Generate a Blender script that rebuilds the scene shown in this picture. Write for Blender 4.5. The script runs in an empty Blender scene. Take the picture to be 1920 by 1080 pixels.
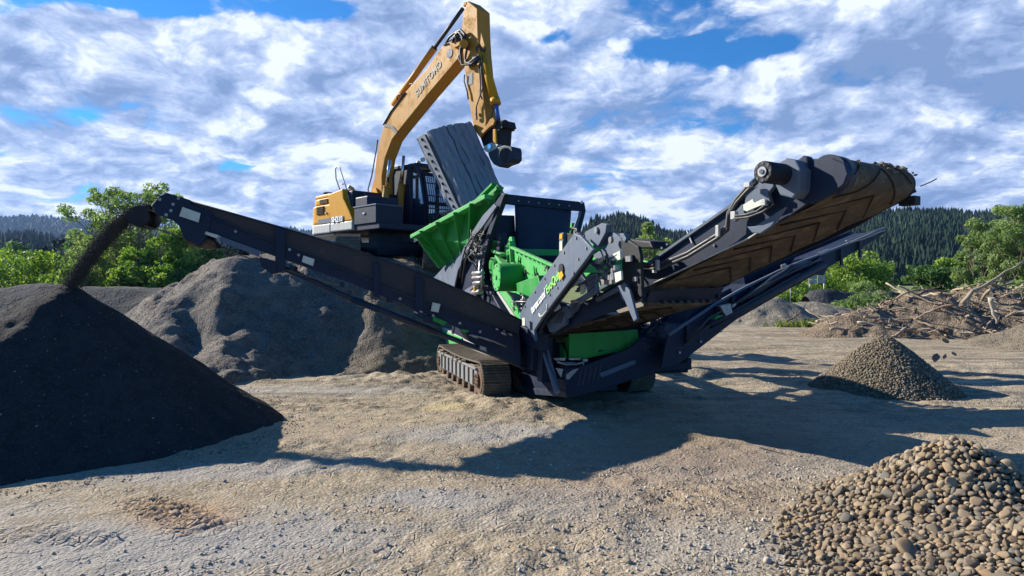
import bpy, bmesh, math, random
import numpy as np
from mathutils import Vector, Matrix

random.seed(7)
rng = np.random.default_rng(11)
R = math.radians
C = bpy.context.scene.collection
SC = bpy.context.scene

# ------------------------------------------------------------------ camera
FPX = 1251.0
CAMZ = 1.7
PITCH = math.atan(8 / FPX)
cam_d = bpy.data.cameras.new('camera')
cam_d.sensor_width = 36.0
cam_d.lens = 36.0 * FPX / 1920.0
cam_d.clip_start = 0.05
cam_d.clip_end = 9000
cam = bpy.data.objects.new('camera', cam_d)
C.objects.link(cam)
cam.location = (0, 0, CAMZ)
cam.rotation_euler = (R(90) - PITCH, 0, 0)
SC.camera = cam
SC.render.resolution_x = 1024
SC.render.resolution_y = 576

# ------------------------------------------------------------------ light
LX, LY = 1.70, -0.78                       # ground offset of a shadow per metre of height
SUN_EL = math.atan2(1.0, math.hypot(LX, LY))
sun_d = bpy.data.lights.new('sun', 'SUN')
sun_d.energy = 5.0
sun_d.angle = R(0.5)
sun_d.color = (1.0, 0.92, 0.80)
sun = bpy.data.objects.new('sun', sun_d)
C.objects.link(sun)
sun.rotation_euler = Vector((-LX, -LY, 1)).to_track_quat('Z', 'Y').to_euler()
SC.view_settings.view_transform = 'Standard'
SC.view_settings.look = 'None'
SC.view_settings.exposure = 0.95
SC.view_settings.gamma = 1.0

w = bpy.data.worlds.new('World')
SC.world = w
w.use_nodes = True
NT = w.node_tree
NT.nodes.clear()


class NB:
    """tiny node builder"""
    def __init__(s, nt):
        s.nt = nt

    def n(s, typ, **kw):
        nd = s.nt.nodes.new(typ)
        for k, v in kw.items():
            if k.startswith('i_'):
                key = k[2:]
                key = int(key) if key.isdigit() else key.replace('_', ' ')
                s.set(nd.inputs[key], v)
            else:
                setattr(nd, k, v)
        return nd

    def set(s, sock, v):
        if isinstance(v, bpy.types.NodeSocket):
            s.nt.links.new(v, sock)
        else:
            if sock.type == 'RGBA' and hasattr(v, '__len__') and len(v) == 3:
                v = (*v, 1)
            sock.default_value = v

    def m(s, op, a, b=0.0, c=None, clamp=False):
        nd = s.nt.nodes.new('ShaderNodeMath')
        nd.operation = op
        nd.use_clamp = clamp
        s.set(nd.inputs[0], a)
        s.set(nd.inputs[1], b)
        if c is not None:
            s.set(nd.inputs[2], c)
        return nd.outputs[0]

    def mix(s, f, a, b, mode='MIX'):
        nd = s.nt.nodes.new('ShaderNodeMix')
        nd.data_type = 'RGBA'
        nd.blend_type = mode
        s.set(nd.inputs[0], f)
        s.set(nd.inputs[6], a)
        s.set(nd.inputs[7], b)
        return nd.outputs[2]

    def ss(s, v, lo, hi, a=0.0, b=1.0):
        nd = s.nt.nodes.new('ShaderNodeMapRange')
        nd.interpolation_type = 'SMOOTHSTEP'
        s.set(nd.inputs[0], v)
        nd.inputs[1].default_value = lo
        nd.inputs[2].default_value = hi
        nd.inputs[3].default_value = a
        nd.inputs[4].default_value = b
        return nd.outputs[0]

    def noise(s, vec, scale, detail=4, rough=0.55, dist=0.0):
        nd = s.nt.nodes.new('ShaderNodeTexNoise')
        if vec is not None:
            s.set(nd.inputs['Vector'], vec)
        nd.inputs['Scale'].default_value = scale
        nd.inputs['Detail'].default_value = detail
        nd.inputs['Roughness'].default_value = rough
        nd.inputs['Distortion'].default_value = dist
        return nd.outputs[0]

    def noise2(s, *a):
        o = s.noise(*a)
        o.node.noise_dimensions = '2D'
        return o


def build_sky():
    b = NB(NT)
    out = b.n('ShaderNodeOutputWorld')
    bg = b.n('ShaderNodeBackground')
    NT.links.new(bg.outputs[0], out.inputs[0])
    sky = b.n('ShaderNodeTexSky', sky_type='NISHITA', sun_disc=False)
    sky.sun_elevation = SUN_EL
    sky.sun_rotation = math.atan2(-LX, -LY)
    sky.altitude = 100
    sky.air_density = 1.0
    sky.dust_density = 0.3
    sky.ozone_density = 2.5
    tc = b.n('ShaderNodeTexCoord').outputs['Generated']
    sp = b.n('ShaderNodeSeparateXYZ', i_0=tc)
    x, y, z = sp.outputs
    zz = b.m('MAXIMUM', z, 0.0)
    den = b.m('ADD', zz, 0.30)
    px = b.m('DIVIDE', x, den)
    py = b.m('DIVIDE', y, den)
    P = b.n('ShaderNodeCombineXYZ', i_0=px, i_1=py, i_2=0.37).outputs[0]
    # towards-the-sun sample for the lit sides of the clouds
    P2 = b.n('ShaderNodeVectorMath', operation='MULTIPLY_ADD', i_0=P, i_1=(0.945, 0.945, 1.0)).outputs[0]
    P2.node.inputs[2].default_value = (-0.035, 0.0, 0.0)
    n1 = b.noise2(P, 1.6, 9, 0.52, 0.2)
    n2 = b.noise2(P2, 1.6, 9, 0.52, 0.2)
    nbig = b.noise2(P, 1.1, 3, 0.5)
    edge = b.noise2(P, 8.0, 8, 0.62, 0.2)
    f2 = b.noise2(P2, 5.0, 9, 0.58, 0.35)

    def puff(p):
        wp = b.n('ShaderNodeTexNoise', i_Vector=p)
        wp.noise_dimensions = '2D'
        wp.inputs['Scale'].default_value = 3.0
        wp.inputs['Detail'].default_value = 5
        q = b.n('ShaderNodeVectorMath', operation='MULTIPLY_ADD', i_0=wp.outputs['Color'], i_1=(0.55, 0.55, 0.55), i_2=p).outputs[0]
        vn = b.n('ShaderNodeTexVoronoi', i_Vector=q, feature='SMOOTH_F1')
        vn.voronoi_dimensions = '2D'
        vn.inputs['Scale'].default_value = 3.4
        vn.inputs['Detail'].default_value = 4.0
        vn.inputs['Roughness'].default_value = 0.55
        vn.inputs['Lacunarity'].default_value = 2.2
        vn.inputs['Smoothness'].default_value = 0.35
        return vn.outputs['Distance']
    pf1, pf2 = puff(P), puff(P2)
    # broad placement of openings and heavy clouds by compass direction
    wn = b.n('ShaderNodeTexNoise', i_Vector=tc)
    wn.inputs['Scale'].default_value = 7.0
    wn.inputs['Detail'].default_value = 5
    wv = b.n('ShaderNodeVectorMath', operation='SUBTRACT', i_0=wn.outputs['Color'], i_1=(0.5, 0.5, 0.5)).outputs[0]
    ws = b.n('ShaderNodeSeparateXYZ', i_0=wv)
    yy = b.m('MAXIMUM', y, 0.08)
    u = b.m('ADD', b.m('DIVIDE', x, yy), b.m('MULTIPLY', ws.outputs[0], 0.22))
    v = b.m('ADD', b.m('DIVIDE', z, yy), b.m('MULTIPLY', ws.outputs[1], 0.10))

    def blob(pxx, pyy, rx, ry):
        rx, ry = rx * 1.15, ry * 1.25
        a = b.m('DIVIDE', b.m('SUBTRACT', u, (pxx - 960) / FPX), rx / FPX)
        c = b.m('DIVIDE', b.m('SUBTRACT', v, (532 - pyy) / FPX), ry / FPX)
        r2 = b.m('ADD', b.m('MULTIPLY', a, a), b.m('MULTIPLY', c, c))
        return b.m('EXPONENT', b.m('MULTIPLY', r2, -1.0))

    def total(lst):
        t = None
        for (p, q, rx, ry, k) in lst:
            g = b.m('MULTIPLY', blob(p, q, rx, ry), k)
            t = g if t is None else b.m('ADD', t, g)
        return t
    holes = total([(130, 12, 210, 22, 1.3), (310, 10, 110, 24, 1.1), (590, 8, 75, 16, 1.1), (1000, 66, 66, 24, 1.2),
                   (1360, 98, 110, 20, 1.45), (1230, 0, 60, 16, .5), (900, 0, 60, 10, .7), (435, 300, 34, 11, .9),
                   (135, 222, 60, 14, .55), (15, 292, 50, 10, .7), (1885, 292, 70, 10, .5), (80, 372, 110, 20, .7),
                   (150, 345, 40, 14, .4)])
    dark = total([(1600, 182, 230, 30, 1.0), (1800, 120, 190, 50, .85), (1350, 210, 190, 16, .5), (450, 120, 130, 28, .55),
                  (1700, 350, 300, 38, .6), (60, 250, 110, 30, .35), (250, 320, 160, 18, .35), (1120, 215, 160, 30, .2),
                  (1830, 300, 160, 26, .4), (60, 400, 200, 22, .35)])
    bright = total([(1480, 150, 85, 34, 1.0), (1780, 225, 85, 32, 1.0), (300, 90, 260, 34, .5), (60, 160, 110, 70, .45),
                    (480, 165, 90, 34, .6), (230, 190, 110, 50, .3), (60, 345, 140, 24, .8), (1080, 12, 180, 24, .4),
                    (1330, 20, 200, 24, .35), (640, 90, 130, 26, .35)])
    den_ = b.m('ADD', n1, b.m('MULTIPLY', b.m('SUBTRACT', nbig, 0.5), 0.35))
    den_ = b.m('SUBTRACT', den_, b.m('MULTIPLY', holes, 0.40))
    den_ = b.m('ADD', den_, b.m('MULTIPLY', b.m('SUBTRACT', edge, 0.5), 0.34))
    den_ = b.m('ADD', den_, b.m('MULTIPLY', b.m('SUBTRACT', 1.24, pf1), 0.30))
    cover = b.ss(den_, 0.17, 0.42)
    # clouds kept to the view; unseen sky left clear to deepen and blue shadows
    front = b.m('MULTIPLY', b.ss(y, 0.30, 0.62), b.ss(z, 0.42, 0.60, 1.0, 0.0))
    cover = b.m('MULTIPLY', cover, front)
    # shading
    lit = b.m('MULTIPLY', b.m('SUBTRACT', n1, n2), 2.6)
    fine = b.noise2(P, 5.0, 9, 0.58, 0.35)
    sh = b.m('ADD', b.m('ADD', 0.575, lit), b.m('MULTIPLY', b.m('SUBTRACT', fine, f2), 1.2))
    sh = b.m('ADD', sh, b.m('ADD', b.m('MULTIPLY', b.m('SUBTRACT', fine, 0.5), 1.0), b.m('MULTIPLY', b.m('SUBTRACT', edge, 0.5), 0.55)))
    sh = b.m('ADD', sh, b.m('MULTIPLY', b.m('SUBTRACT', pf2, pf1), 1.1))
    sh = b.m('ADD', sh, b.m('MULTIPLY', b.m('SUBTRACT', 0.74, pf1), 0.60))
    sh = b.m('SUBTRACT', sh, b.m('MULTIPLY', b.m('SUBTRACT', nbig, 0.45), 0.8))
    sh = b.m('SUBTRACT', sh, b.m('MULTIPLY', dark, 0.50))
    sh = b.m('ADD', sh, b.m('MULTIPLY', bright, 0.40))
    sh = b.m('ADD', b.m('MULTIPLY', sh, 0.66), 0.20, clamp=True)
    ramp = b.n('ShaderNodeValToRGB', i_0=sh)
    e = ramp.color_ramp.elements
    e[0].position, e[0].color = 0.0, (1.5 / 8, 2.3 / 8, 4.1 / 8, 1)
    e[1].position, e[1].color = 1.0, (6.2 / 8, 6.7 / 8, 7.7 / 8, 1)
    for p, c in ((0.36, (2.45, 3.3, 5.3)), (0.68, (3.8, 4.6, 6.4))):
        el = e.new(p)
        el.color = (c[0] / 8, c[1] / 8, c[2] / 8, 1)
    cl = b.n('ShaderNodeVectorMath', operation='SCALE', i_0=ramp.outputs[0])
    cl.inputs['Scale'].default_value = CLOUD_K
    # sky gets deeper between the clouds
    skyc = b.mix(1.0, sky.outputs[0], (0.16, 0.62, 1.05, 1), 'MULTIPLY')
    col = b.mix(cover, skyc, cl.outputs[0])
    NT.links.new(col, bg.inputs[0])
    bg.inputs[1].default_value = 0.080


CLOUD_K = 8.0
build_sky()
w.cycles.sampling_method = 'MANUAL'
w.cycles.sample_map_resolution = 512

# ------------------------------------------------------------------ frames and pixel rays
FWD = Vector((0, math.cos(PITCH), -math.sin(PITCH)))
UPV = Vector((0, math.sin(PITCH), math.cos(PITCH)))
EYE = Vector((0, 0, CAMZ))


def ray(px, py):
    return FWD + Vector((1, 0, 0)) * ((px - 960) / FPX) + UPV * ((540 - py) / FPX)


def atY(px, py, Y):
    d = ray(px, py)
    return EYE + d * (Y / d.y)


def atZ(px, py, z=0.0):
    d = ray(px, py)
    return EYE + d * ((z - CAMZ) / d.z)


class Frame:
    def __init__(s, o, deg):
        s.o = Vector(o)
        s.deg = deg
        t = R(deg)
        s.X = Vector((math.cos(t), math.sin(t), 0))
        s.Y = Vector((-math.sin(t), math.cos(t), 0))
        s.Z = Vector((0, 0, 1))

    def w(s, x, y, z):
        return s.o + s.X * x + s.Y * y + s.Z * z

    def on(s, px, py, x=None, y=None, z=None):
        """the point where the sight line through a pixel meets one plane of this frame"""
        ax, val = (s.X, x) if x is not None else ((s.Y, y) if y is not None else (s.Z, z))
        d = ray(px, py)
        t = (val - (EYE - s.o).dot(ax)) / d.dot(ax)
        return EYE + d * t

    def loc(s, p):
        q = p - s.o
        return (q.dot(s.X), q.dot(s.Y), q.dot(s.Z))


# ------------------------------------------------------------------ mesh building
class MB:
    def __init__(s):
        s.v, s.f, s.mi, s.sm = [], [], [], []

    def add(s, vs, fs, mat=0, smooth=False):
        o = len(s.v)
        s.v += [Vector(p) for p in vs]
        for f in fs:
            s.f.append([i + o for i in f])
            s.mi.append(mat)
            s.sm.append(smooth)
        return s

    def prism(s, pts, off, mat=0):
        n = len(pts)
        pts = [Vector(p) for p in pts]
        off = Vector(off)
        vs = pts + [p + off for p in pts]
        nrm = Vector((0, 0, 0))
        for i in range(n):
            nrm += pts[i].cross(pts[(i + 1) % n])
        if nrm.dot(off) > 0:
            fr = list(range(n))[::-1]
        else:
            fr = list(range(n))
        fs = [fr, [i + n for i in fr[::-1]]]
        for k in range(n):
            a, c = fr[k], fr[(k + 1) % n]
            fs.append([c, a, a + n, c + n])
        return s.add(vs, fs, mat)

    def beam(s, p0, p1, w_, h, up=(0, 0, 1), mat=0):
        p0, p1 = Vector(p0), Vector(p1)
        d = (p1 - p0).normalized()
        r = d.cross(Vector(up))
        if r.length < 1e-4:
            r = d.cross(Vector((1, 0, 0)))
        r.normalize()
        u = r.cross(d).normalized()
        a, c = r * (w_ / 2), u * (h / 2)
        return s.prism([p0 - a - c, p0 + a - c, p0 + a + c, p0 - a + c], p1 - p0, mat)

    def box(s, c, dx, dy, dz, mat=0):
        """box about c with full edge vectors dx, dy, dz"""
        c, dx, dy, dz = Vector(c), Vector(dx), Vector(dy), Vector(dz)
        a = c - dx / 2 - dy / 2 - dz / 2
        return s.prism([a, a + dx, a + dx + dy, a + dy], dz, mat)

    def tube(s, p0, p1, r0, r1=None, n=12, mat=0, caps=True):
        return s.path([p0, p1], [r0, r0 if r1 is None else r1], n, mat, caps)

    def path(s, pts, r, n=8, mat=0, caps=True):
        pts = [Vector(p) for p in pts]
        if not hasattr(r, '__len__'):
            r = [r] * len(pts)
        vs, fs = [], []
        prev = None
        for i, p in enumerate(pts):
            d = (pts[min(i + 1, len(pts) - 1)] - pts[max(i - 1, 0)])
            d = d.normalized() if d.length > 1e-9 else Vector((0, 0, 1))
            if prev is None:
                a = d.cross(Vector((0, 0, 1)))
                if a.length < .05:
                    a = d.cross(Vector((1, 0, 0)))
                a.normalize()
            else:
                a = prev - d * prev.dot(d)
                a = a.normalized() if a.length > 1e-6 else d.orthogonal().normalized()
            prev = a
            c = d.cross(a)
            for k in range(n):
                t = 2 * math.pi * k / n
                vs.append(p + (a * math.cos(t) + c * math.sin(t)) * r[i])
        for i in range(len(pts) - 1):
            for k in range(n):
                k2 = (k + 1) % n
                fs.append([i * n + k, i * n + k2, (i + 1) * n + k2, (i + 1) * n + k])
        s.add(vs, fs, mat, True)
        if caps:
            o = len(s.v) - len(vs)
            s.f.append([o + k for k in range(n)][::-1]); s.mi.append(mat); s.sm.append(False)
            s.f.append([o + (len(pts) - 1) * n + k for k in range(n)]); s.mi.append(mat); s.sm.append(False)
        return s

    def bolt(s, p, nrm, r=0.012, h=0.012, mat=0):
        p = Vector(p)
        return s.tube(p, p + Vector(nrm).normalized() * h, r, r, 6, mat)

    def split(s, name, mats, parent=None, bevel=0.0):
        """every separate solid becomes an object of its own"""
        n = len(s.v)
        root = list(range(n))

        def find(a):
            while root[a] != a:
                root[a] = root[root[a]]
                a = root[a]
            return a
        for f in s.f:
            for q in f[1:]:
                root[find(q)] = find(f[0])
        groups = {}
        for i, f in enumerate(s.f):
            groups.setdefault(find(f[0]), []).append(i)
        for fl_ in groups.values():
            idx = sorted({q for i in fl_ for q in s.f[i]})
            mp = {q: k for k, q in enumerate(idx)}
            b_ = MB()
            b_.v = [s.v[q] for q in idx]
            b_.f = [[mp[q] for q in s.f[i]] for i in fl_]
            b_.mi = [s.mi[i] for i in fl_]
            b_.sm = [s.sm[i] for i in fl_]
            b_.build(name, mats, parent, bevel)

    def build(s, name, mats, parent=None, bevel=0.0, seg=2):
        me = bpy.data.meshes.new(name)
        inv = parent_inv(parent)
        me.from_pydata([inv @ p for p in s.v], [], s.f)
        if not isinstance(mats, (list, tuple)):
            mats = [mats]
        for m in mats:
            me.materials.append(m)
        me.polygons.foreach_set('material_index', s.mi)
        me.polygons.foreach_set('use_smooth', s.sm)
        me.update()
        o = bpy.data.objects.new(name, me)
        C.objects.link(o)
        if parent is not None:
            o.parent = parent
        if bevel:
            bv = o.modifiers.new('bevel', 'BEVEL')
            bv.width = bevel
            bv.segments = seg
            bv.limit_method = 'ANGLE'
            bv.angle_limit = R(40)
            bv.harden_normals = False
        return o


def chain(o):
    m = Matrix()
    while o is not None:
        m = (Matrix.Translation(o.location) @ o.rotation_euler.to_matrix().to_4x4()) @ m
        o = o.parent
    return m


def parent_inv(p):
    return chain(p).inverted() if p is not None else Matrix()


def tag(o, label=None, cat=None, group=None, kind=None):
    if label: o['label'] = label
    if cat: o['category'] = cat
    if group: o['group'] = group
    if kind: o['kind'] = kind
    return o


def thing(name, loc, deg, label, cat, group=None):
    o = bpy.data.objects.new(name, None)
    o.empty_display_size = 0.3
    C.objects.link(o)
    o.location = loc
    o.rotation_euler = (0, 0, R(deg))
    return tag(o, label, cat, group)


def np_mesh(name, verts, faces, mats, parent=None, smooth=False, col=None):
    """verts (N,3), faces (M,k) arrays -> object; col: optional (N,) float attribute 'tone'"""
    me = bpy.data.meshes.new(name)
    verts = np.asarray(verts, dtype=np.float32)
    faces = np.asarray(faces, dtype=np.int32)
    if parent is not None:
        inv = np.array(parent_inv(parent))
        verts = (verts @ inv[:3, :3].T + inv[:3, 3]).astype(np.float32)
    k = faces.shape[1]
    me.vertices.add(len(verts))
    me.vertices.foreach_set('co', verts.ravel())
    me.loops.add(faces.size)
    me.loops.foreach_set('vertex_index', faces.ravel())
    me.polygons.add(len(faces))
    me.polygons.foreach_set('loop_start', np.arange(0, faces.size, k, dtype=np.int32))
    me.polygons.foreach_set('loop_total', np.full(len(faces), k, dtype=np.int32))
    me.polygons.foreach_set('use_smooth', np.full(len(faces), smooth))
    if not isinstance(mats, (list, tuple)):
        mats = [mats]
    for m in mats:
        me.materials.append(m)
    if col is not None:
        a = me.attributes.new('tone', 'FLOAT', 'POINT')
        a.data.foreach_set('value', np.asarray(col, dtype=np.float32))
    me.update(calc_edges=True)
    me.validate()
    o = bpy.data.objects.new(name, me)
    C.objects.link(o)
    if parent is not None:
        o.parent = parent
    return o


def ico(sub):
    bm = bmesh.new()
    bmesh.ops.create_icosphere(bm, subdivisions=sub, radius=1.0)
    v = np.array([x.co[:] for x in bm.verts])
    f = np.array([[q.index for q in p.verts] for p in bm.faces])
    bm.free()
    return v, f


ICO1, ICO2, ICO3 = ico(1), ico(2), ico(3)


def rot_mats(n, rg=rng):
    q = rg.normal(size=(n, 4))
    q /= np.linalg.norm(q, axis=1)[:, None]
    a, b, c, d = q.T
    return np.stack([1 - 2 * (c * c + d * d), 2 * (b * c - a * d), 2 * (b * d + a * c),
                     2 * (b * c + a * d), 1 - 2 * (b * b + d * d), 2 * (c * d - a * b),
                     2 * (b * d - a * c), 2 * (c * d + a * b), 1 - 2 * (b * b + c * c)], 1).reshape(n, 3, 3)


def scatter(base, pos, scl, rots, tones=None):
    """copies of base (v,f) -> merged arrays; scl (N,3)"""
    bv, bf = base
    n = len(pos)
    V = bv[None] * scl[:, None, :]
    V = np.einsum('nij,nkj->nki', rots, V) + pos[:, None, :]
    F = bf[None] + (np.arange(n) * len(bv))[:, None, None]
    t = None if tones is None else np.repeat(tones, len(bv))
    return V.reshape(-1, 3), F.reshape(-1, bf.shape[1]), t


def vnoise(x, y, seed=0):
    """smooth value noise, -1..1"""
    xi, yi = np.floor(x).astype(np.int64), np.floor(y).astype(np.int64)
    fx, fy = x - xi, y - yi
    fx = fx * fx * (3 - 2 * fx)
    fy = fy * fy * (3 - 2 * fy)

    def h(a, c):
        n = (a * 374761393 + c * 668265263 + seed * 1442695041) & 0x7fffffff
        n = ((n ^ (n >> 13)) * 1274126177) & 0x7fffffff
        return ((n ^ (n >> 16)) & 0xffff) / 32767.5 - 1
    return (h(xi, yi) * (1 - fx) + h(xi + 1, yi) * fx) * (1 - fy) + (h(xi, yi + 1) * (1 - fx) + h(xi + 1, yi + 1) * fx) * fy


def fbm(x, y, sc, oct_=4, seed=0, gain=0.5):
    t, a, r = 0, 1.0, 0.37
    for k in range(oct_):
        ca, sa = math.cos(r * k), math.sin(r * k)
        t = t + a * vnoise((x * ca - y * sa) / sc + 17.3 * k, (x * sa + y * ca) / sc - 9.1 * k, seed + k)
        sc *= 0.5
        a *= gain
    return t


def cobble_variants(n, seed, sub=2):
    rg = np.random.default_rng(seed)
    out = []
    base = (ICO2 if sub == 2 else ICO3 if sub == 3 else ICO1)
    for k in range(n):
        v = base[0].copy()
        for j in range(7):       # flatten a few facets, round the rest
            d = rg.normal(size=3); d /= np.linalg.norm(d)
            c = rg.uniform(.52, .88)
            t = v @ d
            v = v - np.maximum(t - c, 0)[:, None] * d * .75
        v = v * (1 + 0.10 * np.sin(v @ rg.normal(size=3) * 2.5 + rg.uniform(0, 6)))[:, None]
        v = v * np.array([1.0, rg.uniform(.68, .92), rg.uniform(.42, .72)])
        out.append((v, base[1]))
    return out



COB_S = cobble_variants(3, 77, 1)
# ------------------------------------------------------------------ materials
def new_mat(name):
    m = bpy.data.materials.new(name)
    m.use_nodes = True
    nt = m.node_tree
    nt.nodes.clear()
    b = NB(nt)
    out = b.n('ShaderNodeOutputMaterial')
    bs = b.n('ShaderNodeBsdfPrincipled')
    nt.links.new(bs.outputs[0], out.inputs[0])
    return m, b, bs, out


def bump(b, bs, h, strength=0.4, dist=0.01):
    bn = b.n('ShaderNodeBump')
    bn.inputs['Strength'].default_value = strength
    bn.inputs['Distance'].default_value = dist
    b.set(bn.inputs['Height'], h)
    b.set(bs.inputs['Normal'], bn.outputs[0])
    return bn


def paint(name, col, rough=0.4, metal=0.0, dust=(0.23, 0.19, 0.14), amt=0.35, scale=3.0, bumpy=0.0, spec=0.5):
    m, b, bs, out = new_mat(name)
    co = b.n('ShaderNodeTexCoord').outputs['Object']
    n1 = b.noise(co, scale, 6, 0.65, 0.3)
    n2 = b.noise(co, scale * 9, 4, 0.6)
    f = b.m('ADD', b.m('MULTIPLY', n1, 0.7), b.m('MULTIPLY', n2, 0.3))
    gn = b.n('ShaderNodeNewGeometry')
    nz = b.n('ShaderNodeSeparateXYZ', i_0=gn.outputs['Normal']).outputs[2]
    # dust settles on ledges and upward faces, streaked by the fine noise
    led = b.m('MULTIPLY', b.ss(nz, 0.45, 0.95), b.m('ADD', 0.25, b.ss(n2, 0.4, 0.65)))
    d = b.m('MULTIPLY', b.m('ADD', b.ss(f, 0.44, 0.68), b.m('MULTIPLY', led, 0.9)), amt, clamp=True)
    # grime runs
    mp = b.n('ShaderNodeMapping', i_0=co)
    mp.inputs['Scale'].default_value = (14, 14, 1.3)
    n3 = b.noise(mp.outputs[0], 1.0, 4, 0.6)
    run = b.ss(n3, 0.52, 0.75, 1.0, 0.72)
    base = b.mix(1.0, (*col, 1), b.n('ShaderNodeCombineColor', i_0=run, i_1=run, i_2=run).outputs[0], 'MULTIPLY')
    c = b.mix(d, base, (*dust, 1))
    b.set(bs.inputs['Base Color'], c)
    b.set(bs.inputs['Roughness'], b.m('ADD', rough, b.m('MULTIPLY', d, 0.7), clamp=True))
    bs.inputs['Metallic'].default_value = metal
    bs.inputs['Specular IOR Level'].default_value = spec
    if bumpy:
        bump(b, bs, n2, bumpy, 0.01)
    return m


def earth(name, cols, scales=(0.6, 4.0, 28.0), pebble=60.0, peb_amt=0.35, bump_s=0.6, bump_d=0.02, rough=0.95, tone=False,
          extra=None):
    """loose ground: large patches, clods, small stones"""
    m, b, bs, out = new_mat(name)
    co = b.n('ShaderNodeTexCoord').outputs['Object']
    n1 = b.noise(co, scales[0], 5, 0.6, 0.4)
    n2 = b.noise(co, scales[1], 6, 0.65, 0.2)
    n3 = b.noise(co, scales[2], 5, 0.7)
    c = b.mix(b.ss(n1, 0.40, 0.60), (*cols[0], 1), (*cols[1], 1))
    c = b.mix(b.m('MULTIPLY', b.ss(n2, 0.42, 0.66), 0.6), c, (*cols[2], 1))
    vo = b.n('ShaderNodeTexVoronoi', i_Vector=co)
    vo.inputs['Scale'].default_value = pebble
    vc = b.n('ShaderNodeSeparateColor', i_0=vo.outputs['Color'])
    c = b.mix(b.m('MULTIPLY', b.ss(vc.outputs[0], 0.55, 1.0), peb_amt), c, (*cols[3], 1))
    k = b.m('ADD', 0.72, b.m('MULTIPLY', n3, 0.56))
    c = b.mix(1.0, c, b.n('ShaderNodeCombineColor', i_0=k, i_1=k, i_2=k).outputs[0], 'MULTIPLY')
    if extra:
        c = extra(b, co, c)
    b.set(bs.inputs['Base Color'], c)
    bs.inputs['Roughness'].default_value = rough
    bs.inputs['Specular IOR Level'].default_value = 0.15
    h = b.m('ADD', b.m('MULTIPLY', n2, 1.0), b.m('MULTIPLY', n3, 0.5))
    h = b.m('ADD', h, b.m('MULTIPLY', b.m('SUBTRACT', 1.0, vo.outputs['Distance']), 0.25))
    cr_ = b.n('ShaderNodeTexVoronoi', i_Vector=co, feature='DISTANCE_TO_EDGE')
    cr_.inputs['Scale'].default_value = scales[1] * 3.2
    cn = b.noise(co, scales[1] * 1.4, 4, 0.6)
    h = b.m('ADD', h, b.m('MULTIPLY', b.m('MULTIPLY', b.ss(cr_.outputs['Distance'], 0.0, 0.10), b.ss(cn, 0.48, 0.62)), 0.35))
    bump(b, bs, h, bump_s, bump_d)
    return m


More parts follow.
